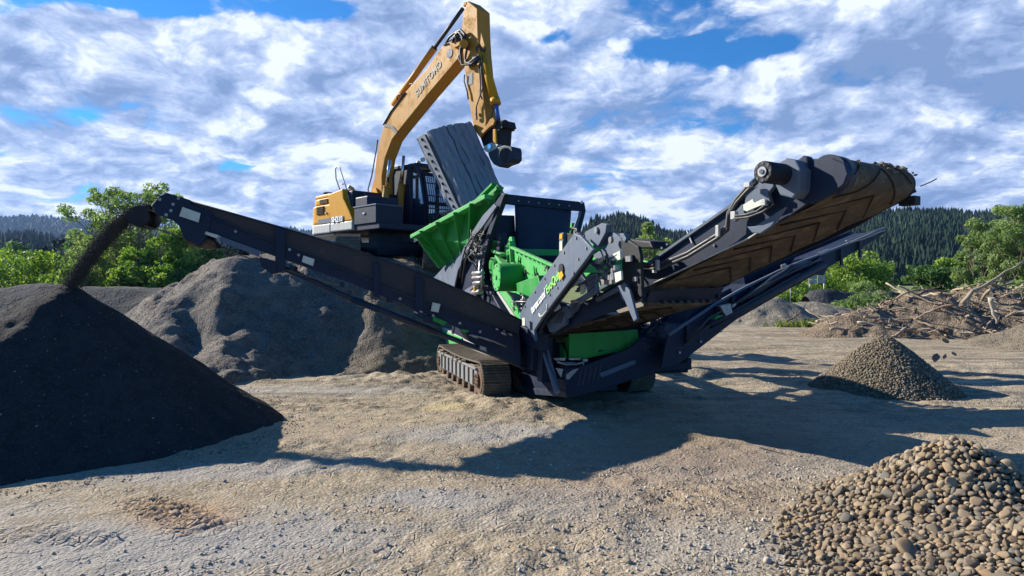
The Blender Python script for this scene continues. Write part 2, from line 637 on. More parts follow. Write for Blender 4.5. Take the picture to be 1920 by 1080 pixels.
def ground_extra(b, co, c):
    sp = b.n('ShaderNodeSeparateXYZ', i_0=co)
    x, y = sp.outputs[0], sp.outputs[1]
    wn = b.noise(co, 1.6, 4, 0.6)
    wn2 = b.noise(co, 5.0, 4, 0.6)
    wn3 = b.noise(co, 30.0, 4, 0.7)

    def spot(cx, cy, rx, ry, rot=0.0):
        dx, dy = b.m('SUBTRACT', x, cx), b.m('SUBTRACT', y, cy)
        ca, sa = math.cos(R(rot)), math.sin(R(rot))
        a = b.m('DIVIDE', b.m('ADD', b.m('MULTIPLY', dx, ca), b.m('MULTIPLY', dy, sa)), rx)
        e = b.m('DIVIDE', b.m('SUBTRACT', b.m('MULTIPLY', dy, ca), b.m('MULTIPLY', dx, sa)), ry)
        r = b.m('SQRT', b.m('ADD', b.m('MULTIPLY', a, a), b.m('MULTIPLY', e, e)))
        r = b.m('ADD', r, b.m('ADD', b.m('MULTIPLY', b.m('SUBTRACT', wn, 0.5), 1.1), b.m('MULTIPLY', b.m('SUBTRACT', wn2, 0.5), 0.8)))
        r = b.m('ADD', r, b.m('MULTIPLY', b.m('SUBTRACT', wn3, 0.5), 1.2))
        return b.ss(r, 0.45, 1.25, 1.0, 0.0)
    # grey crushed-stone dust
    for (cx, cy, rx, ry, rot, k) in ((-2.2, 4.3, 1.5, .7, 10, .9), (-2.6, 6.1, 1.6, .35, 12, .7), (-.3, 7.6, 1.3, .55, 5, .85), (-.7, 5.3, .5, .28, 0, .8),
                                     (.3, 5.2, 1.0, .5, 20, .5), (2.2, 6.3, 1.5, .8, 0, .5), (1.3, 4.4, .8, .5, 0, .45), (-4.6, 4.9, 1.4, .5, 0, .6),
                                     (-3.2, 10.6, 2.2, .5, 0, .7), (2.6, 4.2, .9, .4, 0, .6)):
        c = b.mix(b.m('MULTIPLY', spot(cx, cy, rx, ry, rot), k * .68), c, (0.30, 0.30, 0.295, 1))
    # stretched streaks of driven-over soil, turning slightly as the lanes do
    mp = b.n('ShaderNodeMapping', i_0=co)
    mp.inputs['Rotation'].default_value = (0, 0, R(9))
    mp.inputs['Scale'].default_value = (0.35, 4.2, 1)
    st = b.noise(mp.outputs[0], 1.0, 6, 0.62, 0.4)
    mp.inputs['Location'].default_value = (0, 0, 3)
    mp2 = b.n('ShaderNodeMapping', i_0=co)
    mp2.inputs['Rotation'].default_value = (0, 0, R(-5))
    mp2.inputs['Scale'].default_value = (0.5, 9.0, 1)
    st = b.m('ADD', b.m('MULTIPLY', st, .6), b.m('MULTIPLY', b.noise(mp2.outputs[0], 1.0, 6, 0.65, 0.5), .4))
    far = b.ss(y, 6.5, 12.0)
    c = b.mix(b.m('MULTIPLY', b.m('MULTIPLY', b.ss(st, 0.50, 0.58), far), 0.75), c, (0.15, 0.12, 0.085, 1))
    c = b.mix(b.m('MULTIPLY', b.m('MULTIPLY', b.ss(st, 0.41, 0.48, 1.0, 0.0), far), 0.6), c, (0.44, 0.385, 0.28, 1))
    # clay patch pressed by a track, ochre patch, darker brown ground to the right
    c = b.mix(b.m('MULTIPLY', spot(-2.45, 4.95, 0.62, 0.34, -32), 0.6), c, (0.38, 0.24, 0.135, 1))
    c = b.mix(b.m('MULTIPLY', spot(-0.9, 9.05, 0.42, 0.2, 0), 0.6), c, (0.44, 0.36, 0.18, 1))
    c = b.mix(b.m('MULTIPLY', spot(1.2, 6.0, 1.5, 1.2, 0), 0.30), c, (0.22, 0.135, 0.085, 1))
    c = b.mix(b.m('MULTIPLY', spot(2.4, 7.0, 1.6, .9, 0), 0.35), c, (0.21, 0.14, 0.09, 1))
    return c


def mound_extra(b, co, c):
    x = b.n('ShaderNodeSeparateXYZ', i_0=co).outputs[0]
    n = b.noise(co, 0.9, 5, 0.6)
    f = b.ss(b.m('ADD', x, b.m('MULTIPLY', b.m('SUBTRACT', n, 0.5), 5.0)), -4.2, -2.2)
    return b.mix(b.m('MULTIPLY', f, 0.55), c, (0.25, 0.20, 0.13, 1))


def flat_mat(name, col, rough=0.5, metal=0.0):
    m, b, bs, out = new_mat(name)
    co = b.n('ShaderNodeTexCoord').outputs['Object']
    n = b.noise(co, 20, 4, 0.6)
    k = b.m('ADD', 0.8, b.m('MULTIPLY', n, 0.4))
    b.set(bs.inputs['Base Color'], b.mix(1.0, (*col, 1), b.n('ShaderNodeCombineColor', i_0=k, i_1=k, i_2=k).outputs[0], 'MULTIPLY'))
    bs.inputs['Roughness'].default_value = rough
    bs.inputs['Metallic'].default_value = metal
    return m


def tone_mat(name, ramp, rough=0.85, bump_s=0.2, scale=30, spec=0.25, transl=None):
    """colour picked by the point attribute 'tone' (or per-object random) along a ramp"""
    m, b, bs, out = new_mat(name)
    at = b.n('ShaderNodeAttribute', attribute_name='tone')
    oi = b.n('ShaderNodeObjectInfo')
    co = b.n('ShaderNodeTexCoord').outputs['Object']
    n = b.noise(co, scale, 5, 0.65)
    t = b.m('FRACT', b.m('ADD', at.outputs['Fac'], b.m('MULTIPLY', oi.outputs['Random'], 0.999)))
    r = b.n('ShaderNodeValToRGB', i_0=t)
    e = r.color_ramp.elements
    e[0].position, e[0].color = ramp[0][0], (*ramp[0][1], 1)
    e[1].position, e[1].color = ramp[-1][0], (*ramp[-1][1], 1)
    for p, c in ramp[1:-1]:
        e.new(p).color = (*c, 1)
    k = b.m('ADD', 0.65, b.m('MULTIPLY', n, 0.7))
    c = b.mix(1.0, r.outputs[0], b.n('ShaderNodeCombineColor', i_0=k, i_1=k, i_2=k).outputs[0], 'MULTIPLY')
    b.set(bs.inputs['Base Color'], c)
    bs.inputs['Roughness'].default_value = rough
    bs.inputs['Specular IOR Level'].default_value = spec
    if bump_s:
        bump(b, bs, n, bump_s, 0.01)
    if transl:
        tr = b.n('ShaderNodeBsdfTranslucent')
        b.set(tr.inputs[0], b.mix(1.0, c, (1.3, 1.5, .6, 1), 'MULTIPLY'))
        mx = b.n('ShaderNodeMixShader')
        mx.inputs[0].default_value = transl
        b.nt.links.new(bs.outputs[0], mx.inputs[1])
        b.nt.links.new(tr.outputs[0], mx.inputs[2])
        b.nt.links.new(mx.outputs[0], out.inputs[0])
    return m


M = {}
M['navy'] = paint('navy_paint', (0.008, 0.016, 0.040), 0.5, dust=(0.040, 0.050, 0.075), amt=0.22, spec=.25)
M['grey'] = paint('slate_paint', (0.085, 0.115, 0.165), 0.55, dust=(0.16, 0.165, 0.175), amt=0.4, spec=.3)
M['black'] = paint('black_rubber', (0.008, 0.010, 0.015), 0.6, dust=(0.07, 0.065, 0.06), amt=0.30, spec=.3)
M['curtain'] = paint('rubber_curtain', (0.008, 0.014, 0.034), 0.6, dust=(0.035, 0.045, 0.07), amt=0.8, scale=2.2)
M['frame_grey'] = paint('dusty_frame_paint', (0.17, 0.18, 0.19), 0.6, dust=(0.27, 0.23, 0.18), amt=0.7, scale=6)
M['green'] = paint('shaded_green_paint', (0.016, 0.25, 0.035), 0.45, spec=.3, dust=(0.06, 0.22, 0.08), amt=0.55)  # green darkened in the colour for the hopper side turned from the sun
M['greenface'] = paint('sunlit_dusty_green_paint', (0.045, 0.38, 0.075), 0.55, spec=.3, dust=(0.20, 0.30, 0.17), amt=0.6, scale=5)  # same green made lighter for sunlit faces, with dust over it
M['yellow'] = paint('yellow_paint', (0.56, 0.265, 0.008), 0.5, dust=(0.34, 0.20, 0.06), amt=0.15, spec=.15)
M['tan'] = paint('dusty_boom_paint', (0.44, 0.215, 0.030), 0.5, spec=.15, dust=(0.33, 0.19, 0.07), amt=0.6, scale=2.0)
M['darkgrey'] = paint('dark_grey_paint', (0.014, 0.022, 0.042), 0.5, dust=(0.08, 0.085, 0.095), amt=0.3, spec=.3)
M['lightgrey'] = paint('pale_grey_paint', (0.42, 0.43, 0.42), 0.5, dust=(0.35, 0.31, 0.25), amt=0.5)
M['steel'] = paint('worn_steel', (0.30, 0.30, 0.31), 0.38, 0.7, dust=(0.16, 0.13, 0.10), amt=0.5, scale=6)
M['bucket'] = paint('bucket_steel', (0.20, 0.22, 0.25), 0.65, 0.05, dust=(0.24, 0.235, 0.23), amt=0.5, scale=3, bumpy=0.3)
M['chrome'] = flat_mat('hydraulic_rod', (0.55, 0.57, 0.6), 0.15, 1.0)
M['blue_rod'] = flat_mat('blue_hydraulic_rod', (0.05, 0.13, 0.42), 0.3, 0.3)
M['hose'] = paint('hose_rubber', (0.020, 0.022, 0.026), 0.45, dust=(0.12, 0.12, 0.12), amt=0.4, scale=8)
M['sticker'] = paint('warning_sticker', (0.55, 0.57, 0.48), 0.5, amt=0.45, scale=14)
M['white'] = flat_mat('white_lettering', (0.78, 0.80, 0.80), 0.5)
M['lime'] = flat_mat('lime_lettering', (0.28, 0.70, 0.16), 0.5)
M['letter_dark'] = flat_mat('dark_lettering', (0.03, 0.035, 0.045), 0.5)
M['orange'] = flat_mat('amber_plastic', (0.75, 0.36, 0.03), 0.35)
M['rusty'] = paint('rusty_steel', (0.10, 0.06, 0.04), 0.75, 0.2, dust=(0.24, 0.15, 0.09), amt=0.7, scale=7, bumpy=0.3)
M['track'] = paint('muddy_track_steel', (0.11, 0.095, 0.08), 0.75, 0.2, dust=(0.27, 0.22, 0.16), amt=0.8, scale=7, bumpy=0.5)
M['mud'] = earth('caked_mud', [(.22, .175, .125), (.17, .135, .10), (.12, .10, .08), (.30, .26, .2)], pebble=40)
M['belt'] = paint('dirty_conveyor_belt', (0.085, 0.070, 0.050), 0.85, dust=(0.20, 0.165, 0.12), amt=0.9, scale=7, bumpy=0.6, spec=0.2)
M['chevron'] = paint('belt_chevron_rubber', (0.030, 0.022, 0.016), 0.8, dust=(0.09, 0.06, 0.04), amt=0.5, scale=6, spec=0.2)
M['rubber_skirt'] = paint('dusty_rubber_skirt', (0.030, 0.028, 0.032), 0.75, dust=(0.085, 0.068, 0.058), amt=0.7, scale=3)
m, b, bs, out = new_mat('cab_glass')
bs.inputs['Base Color'].default_value = (0.25, 0.34, 0.42, 1)
bs.inputs['Roughness'].default_value = 0.05
bs.inputs['Transmission Weight'].default_value = 0.9
bs.inputs['IOR'].default_value = 1.3
M['glass'] = m

M['ground'] = earth('packed_yard_ground', [(.345, .275, .185), (.29, .235, .16), (.18, .145, .10), (.46, .415, .34)],
                    scales=(0.55, 3.2, 24.0), pebble=42, peb_amt=0.5, bump_s=0.8, bump_d=0.038, extra=ground_extra)
M['fines'] = earth('dark_fine_sand', [(.044, .041, .041), (.036, .034, .035), (.022, .022, .024), (.095, .088, .084)],
                   scales=(0.8, 5.0, 30.0), pebble=70, peb_amt=0.25, bump_s=0.9, bump_d=0.04)
M['mound'] = earth('raw_gravel_mound', [(.25, .22, .185), (.185, .17, .155), (.10, .095, .092), (.35, .32, .28)],
                   scales=(0.45, 3.5, 22.0), pebble=34, peb_amt=0.5, bump_s=1.0, bump_d=0.13, extra=mound_extra)
M['berm'] = earth('shaded_gravel_berm', [(.055, .058, .062), (.085, .082, .078), (.04, .042, .046), (.13, .125, .115)],
                  scales=(0.3, 1.5, 9.0), pebble=10, peb_amt=0.3, bump_s=1.0, bump_d=0.12)  # gravel darkened throughout to carry the shade on faces turned from the sun
M['brown'] = earth('brown_root_soil', [(.25, .19, .13), (.205, .155, .11), (.10, .08, .06), (.34, .275, .20)],
                   scales=(0.5, 2.0, 14.0), pebble=16, peb_amt=0.3, bump_s=1.0, bump_d=0.10)
M['palegravel'] = earth('pale_gravel', [(.25, .22, .165), (.20, .18, .145), (.12, .11, .09), (.34, .31, .25)],
                        scales=(0.5, 3.0, 16.0), pebble=20, peb_amt=0.4, bump_s=1.0, bump_d=0.06)
STONES = [(0.0, (.19, .135, .08)), (.2, (.27, .20, .125)), (.4, (.15, .11, .07)), (.55, (.20, .165, .12)), (.7, (.31, .24, .155)),
          (.85, (.12, .115, .10)), (.95, (.30, .20, .11)), (1.0, (.34, .29, .22))]
M['cobble'] = tone_mat('river_cobble', STONES, 0.7, 0.35, 22)
M['pebble'] = tone_mat('ground_pebble', [(0, (.30, .25, .18)), (.4, (.42, .37, .29)), (.7, (.26, .23, .19)), (1, (.60, .57, .5))], 0.85, 0)
M['midstone'] = tone_mat('screened_pebble', [(0, (.13, .105, .075)), (.4, (.20, .165, .115)), (.7, (.10, .085, .065)), (1, (.30, .26, .2))], 0.85, 0.2, 20)
M['grain'] = tone_mat('falling_fines', [(0, (.045, .042, .04)), (1, (.10, .09, .08))], 0.9, 0)
M['wood'] = tone_mat('weathered_driftwood', [(0, (.26, .20, .14)), (.3, (.33, .265, .19)), (.6, (.17, .12, .08)), (.85, (.40, .35, .28)), (1, (.14, .09, .06))], 0.85, 0.6, 9)
M['bark'] = tone_mat('grey_bark', [(0, (.16, .13, .10)), (1, (.26, .22, .17))], 0.9, 0.5, 12)
M['leaf_light'] = tone_mat('bright_leaves', [(0, (.075, .135, .022)), (.4, (.135, .225, .038)), (.75, (.22, .31, .06)), (1, (.32, .38, .11))], 0.6, 0, transl=0.45)
M['leaf_mid'] = tone_mat('mid_leaves', [(0, (.035, .080, .020)), (.5, (.075, .15, .04)), (1, (.15, .23, .09))], 0.6, 0, transl=0.3)
M['leaf_pale'] = tone_mat('pale_leaves', [(0, (.10, .155, .06)), (.5, (.18, .255, .10)), (1, (.34, .40, .20))], 0.6, 0, transl=0.45)
M['conifer'] = tone_mat('conifer_needles', [(0, (.008, .018, .013)), (.5, (.016, .034, .022)), (.85, (.030, .054, .028)), (1, (.05, .075, .035))], 0.8, 0, spec=0.1)
M['hill'] = earth('forest_floor', [(.03, .045, .025), (.035, .05, .03), (.02, .03, .02), (.05, .06, .04)], scales=(.02, .1, .5), pebble=.6, bump_d=0.5)
M['grass'] = tone_mat('meadow_grass', [(0, (.08, .12, .03)), (.5, (.15, .20, .05)), (1, (.28, .28, .09))], 0.8, 0, transl=0.3)
M['field'] = earth('pasture', [(.17, .20, .07), (.20, .21, .09), (.12, .15, .05), (.25, .25, .13)], scales=(.05, .4, 3), pebble=4, bump_d=.05)
# ------------------------------------------------------------------ ground sheet
def axis(dense0, dense1, step, lo, hi, grow=1.16):
    a = list(np.arange(dense0, dense1 + 1e-6, step))
    s, x = step, dense1
    while x < hi:
        s *= grow
        x += s
        a.append(x)
    s, x = step, dense0
    left = []
    while x > lo:
        s *= grow
        x -= s
        left.append(x)
    return np.array(left[::-1] + a)


def grid_faces(nx, ny):
    i = np.arange(nx - 1)[None, :] + np.arange(ny - 1)[:, None] * nx
    return np.stack([i, i + 1, i + nx + 1, i + nx], -1).reshape(-1, 4)


def ridges(X, Y, cx, cy, ang, length, width, pitch, depth):
    """cleat prints of a crawler track"""
    ca, sa = math.cos(R(ang)), math.sin(R(ang))
    a = (X - cx) * ca + (Y - cy) * sa
    c = -(X - cx) * sa + (Y - cy) * ca
    wob = 0.06 * vnoise(X * 3, Y * 3, 5)
    m = np.clip((length / 2 - np.abs(a)) * 6, 0, 1) * np.clip((width / 2 - np.abs(c + wob)) * 9, 0, 1)
    m = m * np.clip(0.75 + 0.7 * vnoise(X * 1.7, Y * 1.7, 8), 0.1, 1)
    return m * depth * (np.abs(((a + wob * .4) / pitch) % 1.0 - 0.5) * 4 - 1)


def ground_h(X, Y):
    near = np.clip((60 - np.hypot(X, Y)) / 50, 0, 1)
    h = 0.014 * fbm(X, Y, 1.9, 3, 3) + 0.018 * fbm(X, Y, 0.24, 3, 9, .7) * np.clip(0.6 + fbm(X, Y, 1.3, 2, 21), 0.25, 1.6)
    far = np.clip((np.hypot(X, Y) - 8) / 6, 0, 1)
    lane = (Y - 0.16 * X)
    h = h + far * (0.035 * fbm(X * .22, lane * 2.2, 1.0, 4, 61) + 0.03 * fbm(X, Y, 0.8, 3, 62))
    # long wheel ruts running across the yard
    rut = np.sin((Y - 0.16 * X + 0.35 * vnoise(X * .25, Y * .4, 31)) * 7.5)
    h = h + 0.016 * rut * np.clip(fbm(X, Y, 4.0, 2, 41) + 0.15, 0, 1) * np.clip((Y - 4) / 5, 0, 1)
    for args in ((-2.5, 4.95, -35, 1.3, .46, .11, .040), (-3.4, 4.5, -8, 1.9, .4, .13, .024), (-1.2, 6.0, 15, 2.4, .45, .13, .014),
                 (3.4, 9.1, -12, 3.2, .45, .13, .016), (4.2, 8.2, -14, 3.2, .45, .13, .016), (6.4, 9.3, -16, 4, .5, .14, .016),
                 (-1.2, 8.6, 35, 2.2, .4, .12, .010), (2.0, 5.6, 25, 2.4, .45, .13, .022), (7.2, 17.0, -12, 5, .5, .16, .02), (.6, 4.6, 65, 1.8, .45, .13, .016), (-.4, 4.2, -20, 1.8, .45, .13, .014), (-1.9, 5.7, 8, 1.8, .35, .10, .016)):
        h = h + ridges(X, Y, *args)
    # soil pushed up around the crawler tracks
    for (cx, cy, r, k) in ((-.75, 9.6, .5, .05), (-.1, 9.1, .5, .07), (.25, 8.95, .35, .06), (-1.6, 11.6, .9, .05), (-2.6, 12.1, 1.2, .04)):
        h = h + k * np.exp(-((X - cx) ** 2 + (Y - cy) ** 2) / r ** 2) * (1 + .7 * fbm(X, Y, .22, 3, 55))
    h = h * near
    # the river flat drops away gently behind the yard
    return h


def make_ground():
    xs = axis(-7.5, 9.5, 0.042, -4500, 4500)
    ys = axis(2.2, 12.0, 0.042, -300, 5000, 1.03)
    X, Y = np.meshgrid(xs, ys)
    Z = ground_h(X, Y)
    V = np.stack([X, Y, Z], -1).reshape(-1, 3)
    o = np_mesh('ground', V, grid_faces(len(xs), len(ys)), M['ground'], smooth=True)
    tag(o, kind='structure')


make_ground()


def heightfield(name, x0, x1, y0, y1, step, fn, mat, label, cat='gravel pile', group=None, kind=None):
    xs, ys = np.arange(x0, x1, step), np.arange(y0, y1, step)
    X, Y = np.meshgrid(xs, ys)
    Z = fn(X, Y)
    V = np.stack([X, Y, Z], -1).reshape(-1, 3)
    F = grid_faces(len(xs), len(ys))
    keep = V[:, 2][F].max(1) > -0.06
    F = F[keep]
    used = np.unique(F)
    mp = np.full(len(V), -1)
    mp[used] = np.arange(len(used))
    o = np_mesh(name, V[used], mp[F], mat, smooth=True)
    if kind:
        tag(o, kind=kind)
    else:
        tag(o, label, cat, group)
    return o


def cone_h(X, Y, cx, cy, h, slope, rnd=0.15):
    r = np.hypot(X - cx, Y - cy)
    return h + rnd * slope - slope * np.sqrt(r * r + rnd * rnd)


# ---- the tall dark pile of screened fines, left foreground
def fines_h(X, Y):
    ang = np.arctan2(Y - 7.9, X + 5.25)
    lob = 1 + 0.03 * np.sin(3 * ang + 1) + 0.02 * np.sin(7 * ang) + 0.23 * np.clip(np.cos(ang + 2.0), 0, 1) ** 2
    r = np.hypot(X + 5.25, Y - 7.9)
    h = 1.72 + .12 * .79 - 0.79 * np.sqrt((r / lob) ** 2 + 0.12 ** 2) + .25 * np.exp(-((r - 2.35) / .35) ** 2) * .25
    left = np.clip((-5.0 - X) / 1.2, 0, 1)
    n = fbm(X, Y, 0.5, 5, 77)
    h = h + n * (0.018 + 0.090 * left) + 0.045 * left * fbm(X, Y, 0.11, 2, 90)
    h = h + .012 * np.sin(ang * 23 + 3 * fbm(X, Y, .8, 2, 91)) * np.clip((r - .4), 0, .8) + .010 * fbm(X, Y, .14, 2, 92)
    h = h - .1 * np.clip(-h + .35, 0, 1)
    # an older, lumpy heap against its left flank
    h2 = 0.98 - 0.52 * np.hypot((X + 7.4) * .9, (Y - 7.1)) + 0.09 * fbm(X, Y, 0.45, 5, 99)
    return np.maximum(h, h2) - 0.05


heightfield('fines_pile', -10.6, -2.3, 4.2, 11.8, 0.035, fines_h, M['fines'],
            'tall dark cone of fine sand growing under the falling stream, left foreground', 'sand pile')


gr = np.random.default_rng(222)
n_ = 5200
aa = gr.uniform(-math.pi, math.pi, n_)
rr = np.where(gr.uniform(0, 1, n_) < .55, 2.45 + np.abs(gr.normal(size=n_)) * .16, 2.4 * np.sqrt(gr.uniform(0, 1, n_)))
gx, gy = -5.25 + rr * np.cos(aa), 7.9 + rr * np.sin(aa) * np.where(np.sin(aa) < 0, 1.08, 1)
gz = np.maximum(fines_h(gx, gy), ground_h(gx, gy))
gs = .004 + .014 * gr.uniform(0, 1, n_) ** 3
V, F, T = scatter(COB_S[0], np.stack([gx, gy, gz + gs * .2], 1), np.stack([gs, gs * .8, gs * .7], 1), rot_mats(n_, gr), gr.uniform(0, .9, n_))
tag(np_mesh('rolled_grit', V, F, M['midstone'], col=T), kind='stuff')


# ---- the big raw mound the excavator stands on
MPOLY = [(-9.4, 13.6), (-8.4, 12.0), (-6.8, 11.2), (-4.9, 11.2), (-3.9, 12.2), (-2.9, 11.7), (-1.9, 12.3), (-0.8, 12.9), (0.6, 14.6), (2.0, 16.5),
         (2.4, 21), (1.0, 25), (-3, 26), (-8, 25.5), (-10.8, 21), (-10.3, 16.5)]


def poly_dist(X, Y, poly):
    d = np.full(X.shape, 1e9)
    inside = np.zeros(X.shape, bool)
    n = len(poly)
    for i in range(n):
        (ax, ay), (bx, by) = poly[i], poly[(i + 1) % n]
        ex, ey = bx - ax, by - ay
        t = np.clip(((X - ax) * ex + (Y - ay) * ey) / (ex * ex + ey * ey), 0, 1)
        d = np.minimum(d, np.hypot(X - ax - t * ex, Y - ay - t * ey))
        c = ((ay > Y) != (by > Y)) & (X < (bx - ax) * (Y - ay) / (by - ay + 1e-12) + ax)
        inside ^= c
    return np.where(inside, d, -d)


def mound_h(X, Y):
    d = poly_dist(X, Y, MPOLY)
    d = d + 0.34 * fbm(X, Y, 2.6, 3, 5) + 0.10 * fbm(X, Y, 0.8, 2, 15)
    base = 0.72 * d
    top = 2.27 + 0.20 * np.exp(-((X + 5.6) ** 2 / 5 + (Y - 14.8) ** 2 / 6)) + 0.16 * np.exp(-((X + 3.2) ** 2 / 3 + (Y - 15.2) ** 2 / 2)) \
        + 0.07 * fbm(X, Y, 1.5, 3, 66)
    # soft minimum keeps the crest rounded
    k = 0.25
    h = -k * np.log(np.exp(-base / k) + np.exp(-top / k))
    lump = np.clip(fbm(X, Y, 2.2, 2, 23) + 0.25, 0, 1)
    h = h + 0.16 * (0.35 + lump) * fbm(X, Y, 0.55, 5, 8, .6) - 0.10 * np.abs(fbm(X, Y, 1.1, 3, 28)) * np.clip(base, 0, 1) * np.clip((2.4 - base) * 2, 0, 1) + 0.035 * fbm(X, Y, .22, 3, 38)
    # two slumps and a steep dig face
    h = h - 0.30 * np.exp(-(((X + 6.2) + .45 * (Y - 13)) ** 2) / 0.10) * np.clip(base, 0, 1) * np.clip((14 - Y), 0, 1)
    h = h - 0.25 * np.exp(-(((X + 3.1) + .1 * (Y - 13)) ** 2) / 0.12) * np.clip(base, 0, 1) * np.clip((14.6 - Y), 0, 1)
    h = h - 0.22 * np.exp(-(((X + 1.6) - .2 * (Y - 13)) ** 2) / 0.15) * np.clip(base, 0, 1) * np.clip((14.8 - Y), 0, 1)
    return h - 0.03


heightfield('gravel_mound', -13.5, 3.2, 10.2, 28, 0.065, mound_h, M['mound'],
            'broad raw gravel mound the yellow excavator stands on', 'gravel mound')


# ---- dark berms far left
def berm_fn(cx, cy, lx, ly, h, sl, seed):
    def f(X, Y):
        a = np.maximum(np.abs(X - cx) - lx, 0)
        r = np.hypot(a, np.abs(Y - cy) * ly)
        return np.minimum(h + 0.12 * fbm(X, Y, 3, 3, seed), h * 1.4 - sl * r) + 0.10 * fbm(X, Y, 1.2, 4, seed + 1) - 0.05
    return f


heightfield('gravel_berm', -44, -4, 24, 36, 0.25, berm_fn(-24, 30, 17, 1.0, 1.55, .62, 300), M['berm'],
            'long low dark berm in front of the green bushes at left', 'berm')
heightfield('gravel_berm', -26, -9, 16, 24, 0.14, berm_fn(-17.5, 20, 5, 1.0, 0.62, .42, 320), M['berm'],
            'low lumpy grey spoil bank just behind the dark cone', 'berm')

# ---- right-hand background piles


def soil_heap(X, Y):
    h = np.full(X.shape, -1.0)
    for (cx, cy, hh, rx, ry) in ((13.8, 22.6, 1.55, 3.6, 2.6), (16.8, 23.4, 1.75, 4.2, 3.2), (19.5, 23.0, 1.7, 3.6, 3.0), (11.9, 22.2, .95, 2.4, 2.0)):
        r = np.hypot((X - cx) / rx, (Y - cy) / ry)
        h = np.maximum(h, hh * (1.12 - 1.12 * np.sqrt(r * r + .02)))
    return h + 0.13 * fbm(X, Y, 1.1, 5, 130) + .05 * fbm(X, Y, .25, 2, 140) - 0.05


heightfield('soil_heap', 8.8, 24, 19, 28, 0.09, soil_heap, M['brown'],
            'brown heap of root soil bristling with driftwood, right background', 'soil heap')


def pale_fn(cx, cy, h, sl, seed, sx=1.0):
    def f(X, Y):
        r = np.hypot((X - cx) * sx, Y - cy)
        return h + .1 - sl * np.sqrt(r * r + .16) + 0.10 * fbm(X, Y, .9, 4, seed) - 0.04
    return f


heightfield('gravel_pile', 8.0, 14.5, 25, 32.5, 0.09, pale_fn(11.1, 28.6, 1.25, .58, 150, .8), M['palegravel'],
            'grey-tan gravel pile with a sunlit left face under the long right conveyor', 'gravel pile')
heightfield('gravel_pile', 11.4, 18.0, 27, 34, 0.09, pale_fn(13.6, 30.6, 1.0, .42, 160, .7), M['palegravel'],
            'low grey gravel pile with weeds at its foot, beside the soil heap', 'gravel pile')
heightfield('gravel_pile', 2.9, 5.6, 10.6, 13.2, 0.05, pale_fn(3.6, 12.3, .40, .58, 170), M['palegravel'],
            'small pale gravel pile half hidden behind the screener chassis', 'gravel pile')
heightfield('gravel_pile', 11.0, 19.0, 13.0, 21.0, 0.07, pale_fn(16.6, 17.4, 1.55, .42, 180), M['mound'],
            'smooth sloping gravel pile cut off by the right frame edge', 'gravel pile')
heightfield('dark_berm', 18, 24.5, 38.5, 44, 0.2, berm_fn(21.0, 41, 2.0, 1.3, 1.35, .9, 190), M['berm'],
            'short dark steep berm in front of the round green bush', 'berm')

# ---- pasture strip beyond the yard
xs, ys = np.linspace(-400, 400, 60), np.linspace(62, 200, 60)
X, Y = np.meshgrid(xs, ys)
Z = np.clip((Y - 63) * .12, -.1, .35) + 0.006 * (Y - 62)
o = np_mesh('field', np.stack([X, Y, Z], -1).reshape(-1, 3), grid_faces(60, 60), M['field'], smooth=True)
tag(o, kind='structure')


# ------------------------------------------------------------------ hills and far forest
def prof(tab):
    px = np.array([t[0] for t in tab], float)
    py = np.array([t[1] for t in tab], float)
    return lambda q: np.interp(q, px, py)


def hill_fn(tab, yb, yr, yback, treeh):
    """terrain rising from yb to its ridge at yr; ridge heights follow the skyline, less the trees"""
    pf = prof(tab)

    def f(X, Y):
        q = 960 + FPX * X / np.maximum(Y, 1)
        top = CAMZ + (532 - pf(q)) / FPX * yr - treeh
        t = np.clip((Y - yb) / (yr - yb), 0, 1)
        s = t ** 0.9
        back = np.clip((Y - yr) / (yback - yr), 0, 1)
        return top * s * (1 - 0.6 * back) + 3.0 * fbm(X, Y, yr * .08, 3, 7) * s * (1 - back) - 0.5
    return f


RIGHT_TAB = [(1000, 470), (1085, 440), (1110, 412), (1160, 405), (1200, 412), (1260, 430), (1330, 432), (1420, 425), (1520, 402), (1600, 393), (1700, 391),
             (1800, 393), (1880, 392), (1960, 398), (2150, 405), (2500, 430)]
LEFT_NEAR = [(-700, 440), (-60, 444), (0, 440), (60, 437), (110, 446), (170, 440), (260, 450), (420, 446), (560, 452), (700, 470), (900, 500)]
LEFT_FAR = [(-700, 408), (0, 405), (60, 403), (120, 404), (150, 405), (200, 413), (300, 422), (480, 430), (540, 425), (570, 428), (700, 440), (1000, 470), (1100, 480)]


def hills(name, x0, x1, y0, y1, st, fn):
    xs, ys = np.arange(x0, x1, st), np.arange(y0, y1, st)
    X, Y = np.meshgrid(xs, ys)
    Z = fn(X, Y)
    o = np_mesh(name, np.stack([X, Y, Z], -1).reshape(-1, 3), grid_faces(len(xs), len(ys)), M['hill'], smooth=True)
    tag(o, kind='structure')


def conifer_base(n=7, tiers=4, seed=1):
    rg = np.random.default_rng(seed)
    V, F = [], []
    for t in range(tiers):
        z0 = 0.10 + 0.80 * t / tiers
        z1 = min(z0 + 0.42 * (1 - t / tiers * .4), 1.0)
        r = 0.20 * (1 - 0.86 * t / tiers)
        b = len(V)
        for k in range(n):
            a = 2 * math.pi * (k + rg.uniform(-.3, .3)) / n
            rr = r * rg.uniform(0.65, 1.2)
            V.append((rr * math.cos(a), rr * math.sin(a), z0 - rg.uniform(0, .06)))
        V.append((rg.uniform(-.01, .01), rg.uniform(-.01, .01), z1))
        for k in range(n):
            F.append((b + k, b + (k + 1) % n, b + n))
    return np.array(V), np.array(F)


CB = [conifer_base(6, 4, s) for s in range(4)]
CBFAR = [conifer_base(4, 2, s + 9) for s in range(3)]


